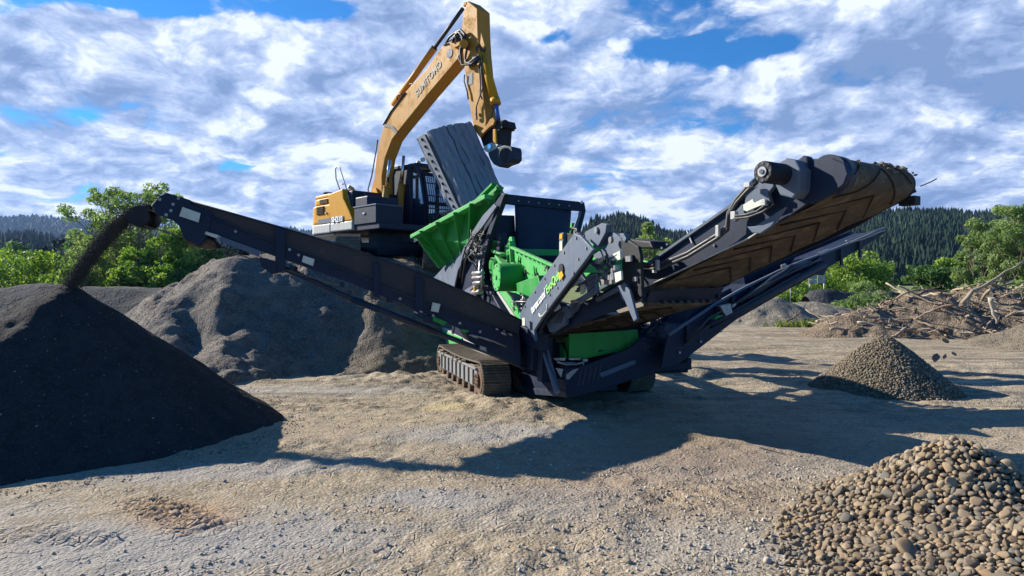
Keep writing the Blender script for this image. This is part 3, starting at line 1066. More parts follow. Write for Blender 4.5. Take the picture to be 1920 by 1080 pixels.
def forest(name, n, xr, yr, fn, hlo, hhi, bases, mat, cond=None, wide=1.0):
    X = rng.uniform(xr[0], xr[1], n)
    Y = rng.uniform(yr[0], yr[1], n)
    if cond is not None:
        k = cond(X, Y)
        X, Y = X[k], Y[k]
    n = len(X)
    Z = fn(X, Y) - 0.3
    H = rng.uniform(hlo, hhi, n) * (1 + 0.12 * fbm(X, Y, 40, 2, 4))
    Vs, Fs, Ts, off = [], [], [], 0
    which = rng.integers(0, len(bases), n)
    for bi, base in enumerate(bases):
        s = which == bi
        m = int(s.sum())
        if not m:
            continue
        a = rng.uniform(0, 6.28, m)
        Rm = np.zeros((m, 3, 3))
        Rm[:, 0, 0] = np.cos(a); Rm[:, 0, 1] = -np.sin(a)
        Rm[:, 1, 0] = np.sin(a); Rm[:, 1, 1] = np.cos(a)
        Rm[:, 2, 2] = 1
        wd = H[s] * rng.uniform(.8, 1.25, m) * wide
        tone = np.clip(rng.normal(0.45, 0.2, m) + 0.18 * fbm(X[s], Y[s], 60, 2, 12), 0.02, .97)
        V, F, T = scatter(base, np.stack([X[s], Y[s], Z[s]], 1), np.stack([wd, wd, H[s]], 1), Rm, tone)
        Vs.append(V); Fs.append(F + off); Ts.append(T)
        off += len(V)
    o = np_mesh(name, np.concatenate(Vs), np.concatenate(Fs), mat, col=np.concatenate(Ts))
    tag(o, kind='stuff')


fr = hill_fn(RIGHT_TAB, 190, 420, 560, 6)
hills('hills', -60, 700, 185, 580, 9, fr)
forest('forest', 26000, (0, 560), (190, 470), fr, 4.5, 9.5, CB, M['conifer'],
       cond=lambda X, Y: (960 + FPX * X / Y > 1030) & (960 + FPX * X / Y < 2150) & (fbm(X, Y, 50, 2, 71) > -0.9), wide=1.25)
fl = hill_fn(LEFT_NEAR, 260, 620, 800, 12)
hills('hills', -1200, 60, 255, 820, 14, fl)
forest('forest', 11000, (-800, 10), (265, 660), fl, 8, 17, CB, M['conifer'],
       cond=lambda X, Y: (960 + FPX * X / Y > -120) & (960 + FPX * X / Y < 960))
ff = hill_fn(LEFT_FAR, 1000, 1700, 2200, 16)
hills('hills', -2600, 400, 980, 2300, 40, ff)
forest('forest', 9000, (-1500, 60), (1200, 1720), ff, 14, 24, CBFAR, M['conifer'],
       cond=lambda X, Y: (960 + FPX * X / Y > -120) & (960 + FPX * X / Y < 1100), wide=1.8)
# ------------------------------------------------------------------ mobile screener
S = Frame((0.95, 9.9, 0), 18.2)        # chassis: x across, -y towards the discharge end near the camera
TC = Frame((1.92, 7.30, 0), 33.0)      # tail conveyor
LC = Frame((-4.55, 8.15, 0), 14.0)     # left side conveyor, x runs from its head back to the chassis
RC = Frame((2.1, 9.0, 0), 27.0)        # right side conveyor, x runs out to its head
scr = thing('mobile_screener', tuple(S.o), S.deg, 'dark blue and green tracked screening machine with three raised conveyors', 'screener')
POLISH = .008


def pick(fr, pts, **kw):
    return [fr.on(a, c, **kw) for a, c in pts]


def plate(mb, fr, pts, th, mat=0, **kw):
    """a plate on one plane of a frame; the thickness runs away from the camera"""
    ax = fr.X if 'x' in kw else fr.Y if 'y' in kw else fr.Z
    return mb.prism(pick(fr, pts, **kw), ax * th, mat)


def bolts_on(mb, fr, pts, r=.012, mat=0, **kw):
    ax = fr.X if 'x' in kw else fr.Y
    for a, c in pts:
        mb.bolt(fr.on(a, c, **kw), -ax, r, .014, mat)


def plates(name, mat, parent, fr, lists, th, bevel=0.0, **kw):
    """one object per outline"""
    for pts in lists:
        m_ = MB()
        plate(m_, fr, pts, th, **kw)
        m_.build(name, mat, parent, bevel)


def text_obj(name, body, size, origin, xdir, ydir, mat, parent, shear=0.0, squash=1.0, depth=.003, bold=.0):
    cu = bpy.data.curves.new(name, 'FONT')
    cu.body = body
    cu.size = size
    cu.shear = shear
    cu.extrude = depth
    cu.offset = bold
    cu.resolution_u = 3
    tmp = bpy.data.objects.new('tmp', cu)
    me = bpy.data.meshes.new_from_object(tmp)
    bpy.data.objects.remove(tmp)
    xd, yd = Vector(xdir).normalized(), Vector(ydir)
    yd = (yd - xd * yd.dot(xd)).normalized()
    zd = xd.cross(yd)
    inv = parent_inv(parent)
    for v in me.vertices:
        p = Vector(origin) + xd * v.co.x * squash + yd * v.co.y + zd * (v.co.z + depth)
        v.co = inv @ p
    me.materials.append(mat)
    o = bpy.data.objects.new(name, me)
    C.objects.link(o)
    o.parent = parent
    return o


# ---- crawler tracks
def crawler(parent, fr, xo, width, y0, y1, height, side, mats, n_shoes=None, frame_mat=None, out=-1):
    """one crawler: shoes round a loop, a side frame, end wheels, rollers. out = -1 when its outer face looks to -x"""
    r = height / 2
    L = (y1 - y0 - 2 * r)
    per = 2 * L + 2 * math.pi * r
    n = n_shoes or int(per / .125)
    xc = xo - out * width / 2

    def at(s):
        s %= per
        if s < L:
            return y0 + r + s, 0.0, (0, -1), (1, 0)
        s -= L
        if s < math.pi * r:
            a = s / r
            return y1 - r + r * math.sin(a), r - r * math.cos(a), (math.sin(a), -math.cos(a)), (math.cos(a), math.sin(a))
        s -= math.pi * r
        if s < L:
            return y1 - r - s, 2 * r - 0.035 * math.sin(math.pi * s / L), (0, 1), (-1, 0)
        s -= L
        a = s / r
        return y0 + r - r * math.sin(a), r + r * math.cos(a), (-math.sin(a), math.cos(a)), (-math.cos(a), -math.sin(a))
    mb = MB()
    pitch = per / n
    for k in range(n):
        y, z, nn, tt = at(k * pitch)
        c = fr.w(xc, y, z)
        N = fr.Y * nn[0] + fr.Z * nn[1]
        T = fr.Y * tt[0] + fr.Z * tt[1]
        c = c - N * .018
        mb.box(c, fr.X * width, T * pitch * .93, N * .022)
        for q in (-.36, 0.02, .36):
            mb.box(c + T * pitch * q * .9 + N * .018, fr.X * width * .98, T * .014, N * (.030 if q else .018))
        for sx in (-.12, .12):
            mb.box(c - N * .030 + fr.X * sx * width, fr.X * .05, T * pitch * .98, N * .04, 1)
    tr = mb.build('crawler_track', [mats, M['rusty']], parent)
    fm = frame_mat or M['frame_grey']
    mb = MB()
    ya, yb = y0 + r * 1.05, y1 - r * 1.05
    xf = xo + out * 0.015
    h0, h1 = height * .30, height * .78
    pts = [fr.w(xf, ya, h0), fr.w(xf, yb, h0), fr.w(xf, yb, h1), fr.w(xf, ya, h1)]
    mb.prism(pts, fr.X * (-out) * width * .8)
    for k in range(9):
        yy = ya + (yb - ya) * (k + .7) / 9.6
        mb.box(fr.w(xf + out * .012, yy, (h0 + h1) / 2), fr.X * .03, fr.Y * .05, fr.Z * (h1 - h0) * .85)
    mb.box(fr.w(xf + out * .01, (ya + yb) / 2, h1 + .005), fr.X * .04, fr.Y * (yb - ya), fr.Z * .03)
    mb.build('side_frame', fm, tr, .006)
    for yy, nm in ((y0 + r, 'drive_sprocket'), (y1 - r, 'idler_wheel')):
        mb = MB()
        mb.tube(fr.w(xo + out * .0, yy, r), fr.w(xo - out * width * .85, yy, r), r * .74, n=20)
        mb.tube(fr.w(xo + out * .035, yy, r), fr.w(xo, yy, r), r * .36, n=16)
        for k in range(8):
            a = k * math.pi / 4
            mb.bolt(fr.w(xo + out * .035, yy + r * .25 * math.cos(a), r + r * .25 * math.sin(a)), fr.X * out, .014, .014)
        mb.build(nm, M['rusty'], tr)
    for k in range(7):
        yy = ya + (yb - ya) * (k + .5) / 7
        mb = MB()
        mb.tube(fr.w(xo - out * .01, yy, height * .17), fr.w(xo - out * width * .8, yy, height * .17), height * .12, n=12)
        mb.build('roller', M['rusty'], tr)
    # caked soil on the upper run
    rg = np.random.default_rng(int(abs(xo) * 100) + 3)
    mb = MB()
    for k in range(26):
        yy = rg.uniform(ya, yb)
        p = fr.w(xo + out * rg.uniform(-.10, .02), yy, h1 + rg.uniform(0, .03))
        v, f = PEBM
        s = rg.uniform(.02, .055)
        mb.add([p + Vector((q[0] * s * 1.5, q[1] * s * 1.5, q[2] * s)) for q in v], [list(t) for t in f])
    mb.build('caked_mud', M['mud'], tr)['kind'] = 'stuff'
    return tr


PEBM = ICO1
crawler(scr, S, -1.40, .42, .10, 3.35, .56, 0, M['track'])
crawler(scr, S, 1.40, .42, .10, 3.35, .56, 0, M['track'], out=1)

# ---- chassis
mb = MB()
mb.box(S.w(0, 1.6, .72), S.X * 1.9, S.Y * 4.6, S.Z * .36)
mb.box(S.w(0, 1.6, .38), S.X * 1.2, S.Y * 2.6, S.Z * .34)
for sx in (-.92, .92):
    mb.beam(S.w(sx, -1.1, .95), S.w(sx, 4.2, 1.35), .12, .22)
    mb.beam(S.w(sx, -.4, .7), S.w(sx, 2.2, 2.0), .10, .14)
    mb.beam(S.w(sx, 3.9, .7), S.w(sx * .95, 3.4, 2.1), .12, .12)
    mb.beam(S.w(sx, 1.3, .9), S.w(sx * .9, 1.0, 2.5), .12, .10)
mb.box(S.w(.25, .1, 1.0), S.X * 1.2, S.Y * 1.0, S.Z * .5)
chs = mb.build('chassis', M['navy'], scr, .012)
# pale dusty ledge and green skid beside the track
mb = MB()
plate(mb, S, [(820, 612), (836, 618), (880, 640), (938, 662), (944, 676), (905, 668), (862, 654), (836, 650)], .10, x=-.96)
mb.build('side_ledge', M['lightgrey'], scr, .006)
mb = MB()
plate(mb, S, [(826, 618), (866, 634), (862, 651), (843, 646)], .02, x=-.985)
mb.build('side_bracket', M['greenface'], scr, .004)

# ---- rear housing nearest the camera
mb = MB()
A = [(1062, 746), (1090, 742), (1128, 731), (1205, 706), (1262, 688), (1262, 640), (1205, 632), (1182, 652), (1100, 684), (1062, 692)]
plate(mb, S, A, .05, y=-1.26)
Bp = [(1061, 745), (1030, 742), (962, 734), (950, 700), (946, 640), (960, 630), (985, 648), (1000, 700), (1061, 712)]
plate(mb, S, Bp, .05, x=-.72)
mb.box(S.w(.28, -.80, .60), S.X * 1.85, S.Y * .78, S.Z * .16)
mb.box(S.w(-.30, -.92, .42), S.X * .75, S.Y * .5, S.Z * .26)
mb.beam(S.w(-.66, -1.0, .36), S.w(-.66, .2, .40), .08, .22)
hs = mb.build('rear_housing', M['navy'], scr, .010)
mb = MB()
for k in range(5):
    x0 = 1082 + k * 9.5
    plate(mb, S, [(x0, 724 - k * 2.5), (x0 + 2.4, 723.5 - k * 2.5), (x0 + 8.5, 695 - k * 2.8), (x0 + 6.5, 695.5 - k * 2.8)], .02, y=-1.268)
mb.split('vent_slot', M['letter_dark'], hs)
mb = MB()
plate(mb, S, [(1124, 700), (1188, 675), (1193, 678), (1191, 683), (1128, 708)], .02, y=-1.285)
mb.build('step_edge', M['grey'], hs, .003)
mb = MB()
plate(mb, S, [(962, 722), (1000, 728), (1060, 733), (1061, 744), (1000, 740), (964, 734)], .02, x=-.745)
plate(mb, S, [(962, 700), (968, 702), (982, 732), (974, 735), (962, 722)], .015, x=-.752, mat=1)
mb.build('bumper_plate', [M['darkgrey'], M['steel']], hs, .004)
# tray above with fittings
mb = MB()
for (a, c_, d, e) in ((1041, 672, 1060, 676), (1066, 672, 1088, 675), (1050, 680, 1078, 683), (1092, 674, 1102, 678)):
    plate(mb, S, [(a, c_), (d, c_ - 1), (d, e), (a + 2, e)], .06, y=-1.18)
plate(mb, S, [(1042, 690), (1056, 692), (1052, 708)], .01, y=-1.28)
plate(mb, S, [(1062, 702), (1074, 693), (1085, 691), (1066, 712), (1061, 718)], .01, y=-1.285)
mb.path(pick(S, [(1045, 678), (1060, 683), (1080, 683), (1094, 679), (1093, 690)], y=-1.24), .016, 6)
mb.build('tray_fittings', M['steel'], hs)
# hydraulic leg
mb = MB()
mb.path(pick(S, [(1003, 604), (1022, 668), (1045, 736)], x=-.84), [.020, .026, .04], 8)
mb.path(pick(S, [(1009, 600), (1028, 660), (1044, 720)], x=-.80), .022, 8)
mb.build('support_leg', M['grey'], scr)
mb = MB()
mb.box(S.w(-.80, -.42, 1.02), S.X * .24, S.Y * .34, S.Z * .95)
mb.box(S.w(-.80, -.80, .82), S.X * .16, S.Y * .18, S.Z * .85)
mb.box(S.w(-.95, -.10, .95), S.X * .22, S.Y * .34, S.Z * .5)
for k in range(6):
    mb.bolt(S.w(-.93, -.5 + .03 * (k % 2), .68 + .13 * k), -S.X, .016, .02)
mb.build('mast', M['navy'], scr, .012)

# ---- green lower chute
mb = MB()
plate(mb, S, [(1068, 626), (1196, 618), (1200, 652), (1090, 674), (1068, 672)], .04, y=-1.10)
ch = mb.build('lower_chute', M['green'], scr, .006)
mb = MB()
plate(mb, S, [(1033, 630), (1037, 626), (1058, 660), (1060, 673), (1043, 672), (1033, 645)], .03, x=-.55)
plate(mb, S, [(1050, 634), (1056, 628), (1068, 632), (1069, 670), (1062, 660)], .03, x=-.47)
mb.build('chute_plate', M['greenface'], ch, .004)
mb = MB()
plate(mb, S, [(1055, 622), (1063, 622), (1064, 629), (1055, 629)], .04, x=-.5)
plate(mb, S, [(1222, 598), (1232, 597), (1233, 618), (1223, 619)], .05, y=-.9)
mb.split('chute_lug', M['grey'], ch)
mb = MB()
plate(mb, S, [(1223, 619), (1233, 618), (1234, 640), (1224, 640)], .05, y=-.9)
mb.build('green_post', M['green'], ch)

# ---- screen box
mb = MB()
box_pts = [(917, 456), (927, 447), (937, 446), (948, 462), (955, 444), (959, 444), (962, 463), (1008, 484), (1046, 500), (1044, 520), (1030, 548), (1014, 572),
           (998, 562), (972, 552), (948, 545), (934, 520), (924, 498), (914, 486)]
plate(mb, S, box_pts, .05, x=-.80)
loc = [S.loc(p) for p in pick(S, box_pts, x=-.80)]
mb.prism([S.w(.78, y, z) for (_, y, z) in loc], S.X * .05)
# deck across
ys_ = [l[1] for l in loc]
mb.box(S.w(0, 0.15, 1.95), S.X * 1.5, S.Y * 1.9, S.Z * .05)
mb.beam(S.w(-.76, .9, 2.2), S.w(.78, .9, 2.2), .1, .1)
mb.beam(S.w(-.76, -.8, 1.9), S.w(.78, -.8, 1.9), .1, .1)
sb = mb.build('screen_box', M['greenface'], scr, .008)
mb = MB()
# upper flange rail and stiffeners
a, c_ = S.on(960, 464, x=-.84), S.on(1046, 502, x=-.84)
mb.beam(a, c_, .06, .035)
for (x0, y0, x1, y1) in ((952, 470, 946, 540), (972, 480, 968, 515), (1000, 500, 1006, 560), (1026, 505, 1018, 555)):
    mb.beam(S.on(x0, y0, x=-.83), S.on(x1, y1, x=-.83), .05, .02, up=tuple(S.X))
mb.beam(S.on(930, 452, x=-.85), S.on(918, 486, x=-.85), .12, .05)
mb.beam(S.on(926, 470, x=-.88), S.on(944, 478, x=-.88), .10, .05)
mb.beam(S.on(934, 482, x=-.88), S.on(948, 500, x=-.88), .12, .09)
mb.beam(S.on(958, 452, x=-.83), S.on(960, 492, x=-.83), .06, .03)
mb.build('stiffener', M['greenface'], sb, .005)
mb = MB()
for k in range(11):
    t = k / 10
    bolts_on(mb, S, [(962 + 80 * t, 470 + 36 * t)], .013, x=-.855)
for q in ((975, 490), (982, 500), (990, 512), (1002, 526), (1012, 535), (966, 500), (958, 515), (1026, 520)):
    bolts_on(mb, S, [q], .016, x=-.81)
mb.split('bolt', M['darkgrey'], sb)
# dark jagged cut-outs and rubber mounts on the side of the box
mb = MB()
for pts in ([(918, 470), (923, 466), (921, 476), (927, 480), (919, 483)], [(944, 478), (951, 485), (943, 488)], [(946, 500), (953, 492), (952, 505), (944, 508)],
            [(962, 494), (970, 488), (967, 500), (972, 505), (962, 503)], [(976, 512), (984, 505), (985, 516), (979, 520)], [(1022, 500), (1028, 497), (1026, 512), (1020, 508)],
            [(950, 530), (958, 522), (956, 536)], [(996, 516), (1006, 510), (1007, 518)], [(968, 512), (974, 515), (968, 522)], [(936, 468), (942, 462), (941, 474)]):
    plate(mb, S, pts, .012, x=-.822)
mb.split('rubber_mount', M['black'], sb)
# vibrator drum
cc = S.on(932, 520, x=-1.16)
mb = MB()
mb.tube(cc, cc + S.X * .42, .205, n=32)
mb.tube(cc + S.X * .40, cc + S.X * .46, .23, n=32)
dr = mb.build('vibrator_drum', M['green'], sb, .01)
mb = MB()
mb.tube(cc - S.X * .012, cc + S.X * .012, .198, n=32)
mb.tube(cc - S.X * .03, cc, .035, n=12)
for k in range(8):
    a = k * math.pi / 4 + .2
    mb.bolt(cc - S.X * .012 + S.Y * .17 * math.cos(a) + S.Z * .17 * math.sin(a), -S.X, .012, .012)
mb.build('drum_cover', M['greenface'], dr)
c2 = S.on(921, 498, x=-1.0)
mb = MB()
mb.tube(c2, c2 + S.X * .3, .13, n=24)
mb.build('exciter_motor', M['green'], sb)
mb = MB()
plate(mb, S, [(968, 531), (1008, 516), (1013, 535), (1010, 552), (1000, 560), (969, 547)], .14, x=-1.0)
mb.build('motor_guard', M['green'], sb, .01)
mb = MB()
plate(mb, S, [(933, 546), (944, 542), (960, 562), (978, 592), (984, 608), (972, 604)], .03, x=-.9)
mb.build('feed_chute', M['greenface'], scr, .004)
mb = MB()
plate(mb, S, [(931, 548), (934, 546), (973, 604), (985, 608), (986, 616), (970, 608)], .02, x=-.92)
mb.build('chute_edge', M['lightgrey'], scr)
mb = MB()
for px_ in (964, 981):
    p0 = S.on(px_, 549, x=-.95)
    pts = [p0 - Vector((0, 0, .012 * i)) + Vector((.03 * math.cos(i * 1.2), .03 * math.sin(i * 1.2), 0)) for i in range(22)]
    mb.path(pts, .008, 5)
    mb.tube(p0, p0 - Vector((0, 0, .27)), .010, n=6)
mb.tube(S.on(958, 565, x=-.95), S.on(990, 566, x=-.95), .012, n=6)
mb.build('spring', M['steel'], scr)

# ---- hopper
def loc_pt(x, y, z):
    return S.w(x, y, z)


hA, hB = S.w(-1.64, 4.05, 2.64), S.w(-.88, 1.40, 3.13)
hC, hD = S.on(898, 462, x=-.95), S.on(827, 502, x=-1.12)
hE = S.on(812, 478, x=-1.35)
mb = MB()
nrm = (hB - hA).cross(hC - hA).normalized()
if nrm.dot(EYE - hA) < 0:
    nrm = -nrm
mb.prism([hA, hB, hC, hD], -nrm * .03)
# far wall, mirrored, and the end wall
mA, mB_ = S.w(1.05, 4.05, 2.60), S.w(.66, 1.60, 2.72)
mb.prism([mA, mB_, S.w(.85, 1.6, 2.1), S.w(1.0, 3.6, 2.0)], S.X * .03)
mb.prism([hA, mA, S.w(1.0, 3.6, 2.0), S.w(-1.0, 3.6, 2.0)], S.Y * .03)
hop = mb.build('hopper', M['green'], scr, .006)
# three ribs down the outside
mb = MB()
for t in (.18, .42, .66, .86):
    top = hA.lerp(hB, t)
    bot = hD.lerp(hC, t * .9 + .02)
    mb.prism([top + nrm * .002, top + nrm * .22, bot + nrm * .05, bot], (hB - hA).normalized() * .03)
mb.prism([hE + nrm * .05, hE.lerp(hA, .2) + nrm * .06, hE.lerp(hA, .2) + nrm * .09, hE + nrm * .08], (hB - hA).normalized() * .12)
mb.build('rib', M['green'], hop, .003)
mb = MB()
mb.beam(hA - (hB - hA) * .01 + nrm * .06, hB + nrm * .06, .18, .075, up=(0, 0, 1))
mb.beam(hD + nrm * .03, hA + nrm * .03, .05, .05)
mb.build('rim', M['greenface'], hop, .01)
mb = MB()
mb.beam(mA, mB_, .08, .08)
mb.build('rim', M['greenface'], hop, .01)
mb = MB()
for t in (.26, .52, .60, .80, .93):
    p = hA.lerp(hB, t)
    mb.box(p + nrm * .07 + Vector((0, 0, .01)), (hB - hA).normalized() * .05, nrm * .06, (0, 0, .14))
for t in (.18, .38, .68):
    p = hA.lerp(hB, t) + nrm * .085
    mb.bolt(p, nrm, .028, .012)
mb.build('rim_clamp', M['green'], hop, .004)
# folded extension flap above the near corner
f1 = [S.w(-.95, 3.0, 2.98), S.w(-.80, 1.55, 3.34), S.w(-.72, 1.35, 3.28), S.w(-.84, 1.7, 3.08), S.w(-.92, 2.9, 2.82)]
mb = MB()
mb.prism(f1, S.X * .04)
mb.beam(f1[0] + Vector((0, 0, .02)), f1[1] + Vector((0, 0, .02)), .10, .04)
mb.beam(S.w(-.9, 1.9, 3.06), S.w(-.80, 1.25, 3.25), .12, .06)
mb.beam(S.w(-.9, 1.5, 3.02), S.w(-.78, 1.30, 3.30), .10, .06)
mb.build('extension_flap', M['green'], hop, .006)

# ---- dark legs under the hopper
mb = MB()
plate(mb, S, [(938, 366), (931, 396), (922, 438), (914, 470), (908, 520), (906, 562), (862, 552), (838, 545), (858, 500), (884, 450), (905, 415)], .05, x=-.93)
plate(mb, S, [(940, 362), (946, 364), (933, 400), (916, 450), (900, 530), (896, 548), (889, 548), (896, 500), (912, 440), (928, 392)], .08, x=-1.0)
mb.box(S.w(-.82, 1.9, 1.7), S.X * .12, S.Y * .9, S.Z * 1.3)
lg = mb.build('hopper_leg', M['navy'], scr, .008)
mb = MB()
plate(mb, S, [(926, 382), (930, 388), (905, 424), (886, 452), (872, 480), (858, 508), (850, 545), (838, 552), (812, 532), (812, 522), (836, 496), (872, 455), (905, 404)], .03, x=-1.06)
mb.build('gusset', M['grey'], lg, .006)
mb = MB()
plate(mb, S, [(873, 466), (903, 472), (903, 480), (871, 474)], .06, x=-1.08)
plate(mb, S, [(870, 545), (893, 530), (894, 534), (876, 549)], .06, x=-1.08)
plate(mb, S, [(864, 549), (882, 545), (893, 562), (880, 560)], .04, x=-1.08)
mb.build('cross_bar', M['grey'], lg, .004)
mb = MB()
rg = np.random.default_rng(4)
for k in range(16):
    a = (rg.uniform(878, 900), rg.uniform(430, 470))
    p = [S.on(a[0] + rg.uniform(-9, 9) * j, a[1] + rg.uniform(-4, 14) * j, x=-1.10 - .03 * rg.uniform()) for j in range(4)]
    mb.path(p, .011, 6)
mb.path(pick(S, [(900, 430), (885, 445), (874, 462), (866, 490), (862, 520)], x=-1.12), .016, 6)
mb.path(pick(S, [(906, 425), (892, 440), (881, 465), (872, 492), (866, 530)], x=-1.13), .016, 6)
mb.build('hydraulic_hose', M['hose'], lg)
mb = MB()
for (x0, y0, x1, y1, r) in ((901, 488, 897, 548, .026), (892, 440, 893, 452, .03), (905, 505, 903, 545, .02), (888, 513, 905, 512, .04), (887, 521, 906, 520, .03), (889, 531, 904, 530, .035),
                            (888, 548, 902, 547, .045)):
    mb.tube(S.on(x0, y0, x=-1.10), S.on(x1, y1, x=-1.10), r, n=10)
mb.split('hydraulic_ram', M['steel'], lg)
mb = MB()
mb.box(S.on(891, 541, x=-1.2), S.X * .05, S.Y * .05, S.Z * .08)
mb.box(S.on(890, 556, x=-1.2), S.X * .05, S.Y * .05, S.Z * .05)
mb.build('amber_lamp', M['orange'], lg, .01)

# ---- portal with rubber curtain
mb = MB()
plate(mb, S, [(934, 362), (1096, 379), (1099, 396), (1070, 394), (965, 384), (936, 380)], .09, y=1.43)
plate(mb, S, [(934, 363), (947, 364), (940, 404), (936, 470), (914, 470), (925, 400)], .08, y=1.44)
plate(mb, S, [(938, 403), (965, 404), (968, 462), (936, 468)], .05, y=1.50)
plate(mb, S, [(1090, 394), (1099, 395), (1090, 430), (1082, 448), (1074, 446), (1084, 420)], .08, y=1.44)
pt = mb.build('portal_frame', M['navy'], scr, .010)
mb = MB()
plate(mb, S, [(1087, 396), (1091, 396), (1081, 432), (1075, 430)], .03, y=1.40)
mb.build('portal_brace', M['grey'], pt)
mb = MB()
for q in ((948, 366), (1090, 379)):
    bolts_on(mb, S, [q], .030, y=1.43)
mb.split('portal_pin', M['white'], pt)
mb = MB()
for k in range(6):
    bolts_on(mb, S, [(972 + 19 * k, 377 + 1.8 * k)], .013, y=1.43)
mb.build('portal_bolt', M['steel'], pt)
# curtain with a slight belly
cu = [(965, 384), (1070, 394), (1069, 440), (1052, 500), (1010, 495), (972, 470)]
n_ = 14
mb = MB()
tl, tr_, bl_, br_ = S.on(965, 383, y=1.47), S.on(1071, 393, y=1.47), S.on(968, 500, y=1.25), S.on(1060, 510, y=1.20)
vs, fs = [], []
for j in range(n_ + 1):
    for i in range(n_ + 1):
        a, c_ = i / n_, j / n_
        p = tl.lerp(tr_, a).lerp(bl_.lerp(br_, a), c_)
        p = p - S.Y * (.05 * math.sin(a * 9) * c_ + .07 * math.sin(math.pi * a) * math.sin(math.pi * c_))
        vs.append(p)
for j in range(n_):
    for i in range(n_):
        q = j * (n_ + 1) + i
        fs.append([q, q + 1, q + n_ + 2, q + n_ + 1])
mb.add(vs, fs, 0, True)
o = mb.build('rubber_curtain', M['curtain'], pt)
sd = o.modifiers.new('thickness', 'SOLIDIFY')
sd.thickness = .012
mb = MB()
plate(mb, S, [(1048, 436), (1056, 436), (1055, 490), (1048, 490)], .08, x=-.30)
plate(mb, S, [(1056, 437), (1075, 438), (1074, 470), (1056, 470)], .06, x=-.25, mat=1)
mb.build('control_box', [M['grey'], M['black']], scr, .006)
mb = MB()
plate(mb, S, [(1049, 452), (1054, 451.5), (1054, 470), (1049, 471)], .004, x=-.31)
mb.build('warning_label', M['sticker'], scr)
mb = MB()
plate(mb, S, [(1049, 438), (1054, 438), (1054, 447), (1049, 448)], .004, x=-.31)
mb.build('warning_label', M['orange'], scr)

# ---- lettered arm
mb = MB()
arm = [(973, 592), (988, 562), (1076, 437), (1088, 442), (1112, 468), (1096, 490), (1020, 590), (1001, 620), (1003, 640), (994, 622), (984, 612)]
plate(mb, S, arm, .04, x=-1.12)
ar = mb.build('lettered_arm', M['grey'], scr, .010)
mb = MB()
plate(mb, S, [(1003, 618), (1106, 476), (1108, 480), (1102, 492), (1024, 596), (1008, 628)], .04, x=-1.06)
mb.build('arm_web', M['navy'], ar, .008)
mb = MB()
for q in ((985, 575), (1004, 548), (1022, 523), (1040, 498), (1058, 474), (1081, 447), (1100, 466), (1085, 486), (1046, 540), (1032, 553), (995, 604), (1076, 512)):
    p = S.on(*q, x=-1.12)
    mb.bolt(p, -S.X, .013, .014)
    mb.box(p - S.X * .006 + S.Z * .010, S.X * .008, S.Y * .022, S.Z * .014)
mb.split('arm_bolt', M['steel'], ar)
mb = MB()
p = S.on(1051, 505, x=-1.14)
mb.tube(p, p + S.X * .03, .065, n=14)
mb.build('arm_hole', M['black'], ar)
t0, t1 = S.on(998, 589, x=-1.126), S.on(1053, 516, x=-1.126)
up_ = S.on(990, 580, x=-1.126) - t0
d_ = (t1 - t0)
L_t = d_.length
text_obj('lettering', 'terex.com/', .150, t0, d_, up_, M['white'], ar, squash=L_t * .545 / .72, bold=.003)
text_obj('lettering', 'EvoQuip', .150, t0 + d_ * .535, d_, up_, M['lime'], ar, squash=L_t * .47 / .545, bold=.003)
mb = MB()
plate(mb, S, [(1046, 514), (1053, 508), (1056, 516), (1051, 525)], .01, x=-1.145)
mb.build('warning_decal', M['orange'], ar)
mb = MB()
mb.path(pick(S, [(1026, 570), (1026, 582), (1018, 592), (1013, 594), (1011, 588)], x=-1.2), .012, 6)
mb.build('grab_handle', M['lightgrey'], scr)
mb = MB()
plate(mb, S, [(979, 596), (984, 596), (984, 611), (979, 610)], .01, x=-1.2)
mb.build('warning_label', M['sticker'], scr)

# ---- link plates above the arm
mb = MB()
plate(mb, S, [(1090, 446), (1098, 434), (1128, 418), (1137, 421), (1135, 436), (1120, 464), (1108, 456)], .06, x=-.80)
plate(mb, S, [(1134, 432), (1150, 436), (1164, 446), (1168, 462), (1164, 476), (1120, 492), (1112, 478), (1135, 462), (1124, 456)], .05, x=-.74)
plate(mb, S, [(1160, 438), (1168, 437), (1174, 448), (1170, 455)], .05, x=-.78)
plate(mb, S, [(1102, 520), (1115, 512), (1119, 548), (1090, 566), (1075, 566), (1100, 548)], .04, x=-.86)
lk = mb.build('link_plate', M['grey'], scr, .008)
mb = MB()
for q, r in (((1121, 432), .035), ((1148, 450), .035)):
    p = S.on(*q, x=-.80)
    mb.tube(p, p - S.X * .03, r, n=14)
mb.split('pivot_pin', M['steel'], lk)
mb = MB()
for k in range(4):
    plate(mb, S, [(1078 + 3 * k, 545 - 4.2 * k), (1100 + 2 * k, 530 - 4.2 * k), (1100 + 2 * k, 533 - 4.2 * k), (1079 + 3 * k, 548 - 4.2 * k)], .05, x=-.86)
    plate(mb, S, [(1098 + 2 * k, 552 - 9 * k), (1112, 541 - 9 * k), (1112, 545 - 9 * k), (1099 + 2 * k, 556 - 9 * k)], .05, x=-.88)
mb.split('louvre', M['grey'], lk)
mb = MB()
plates('warning_label', M['sticker'], scr, S, [[(1088, 536), (1094, 533), (1094, 548), (1088, 552)], [(1124, 484), (1137, 478), (1137, 486), (1125, 491)],
       [(1146, 478), (1162, 470), (1163, 486), (1147, 492)], [(1112, 488), (1120, 484), (1121, 494), (1114, 496)], [(1062, 536), (1082, 522), (1086, 528), (1064, 543)]], .03, x=-.90)
mb = MB()
rg = np.random.default_rng(14)
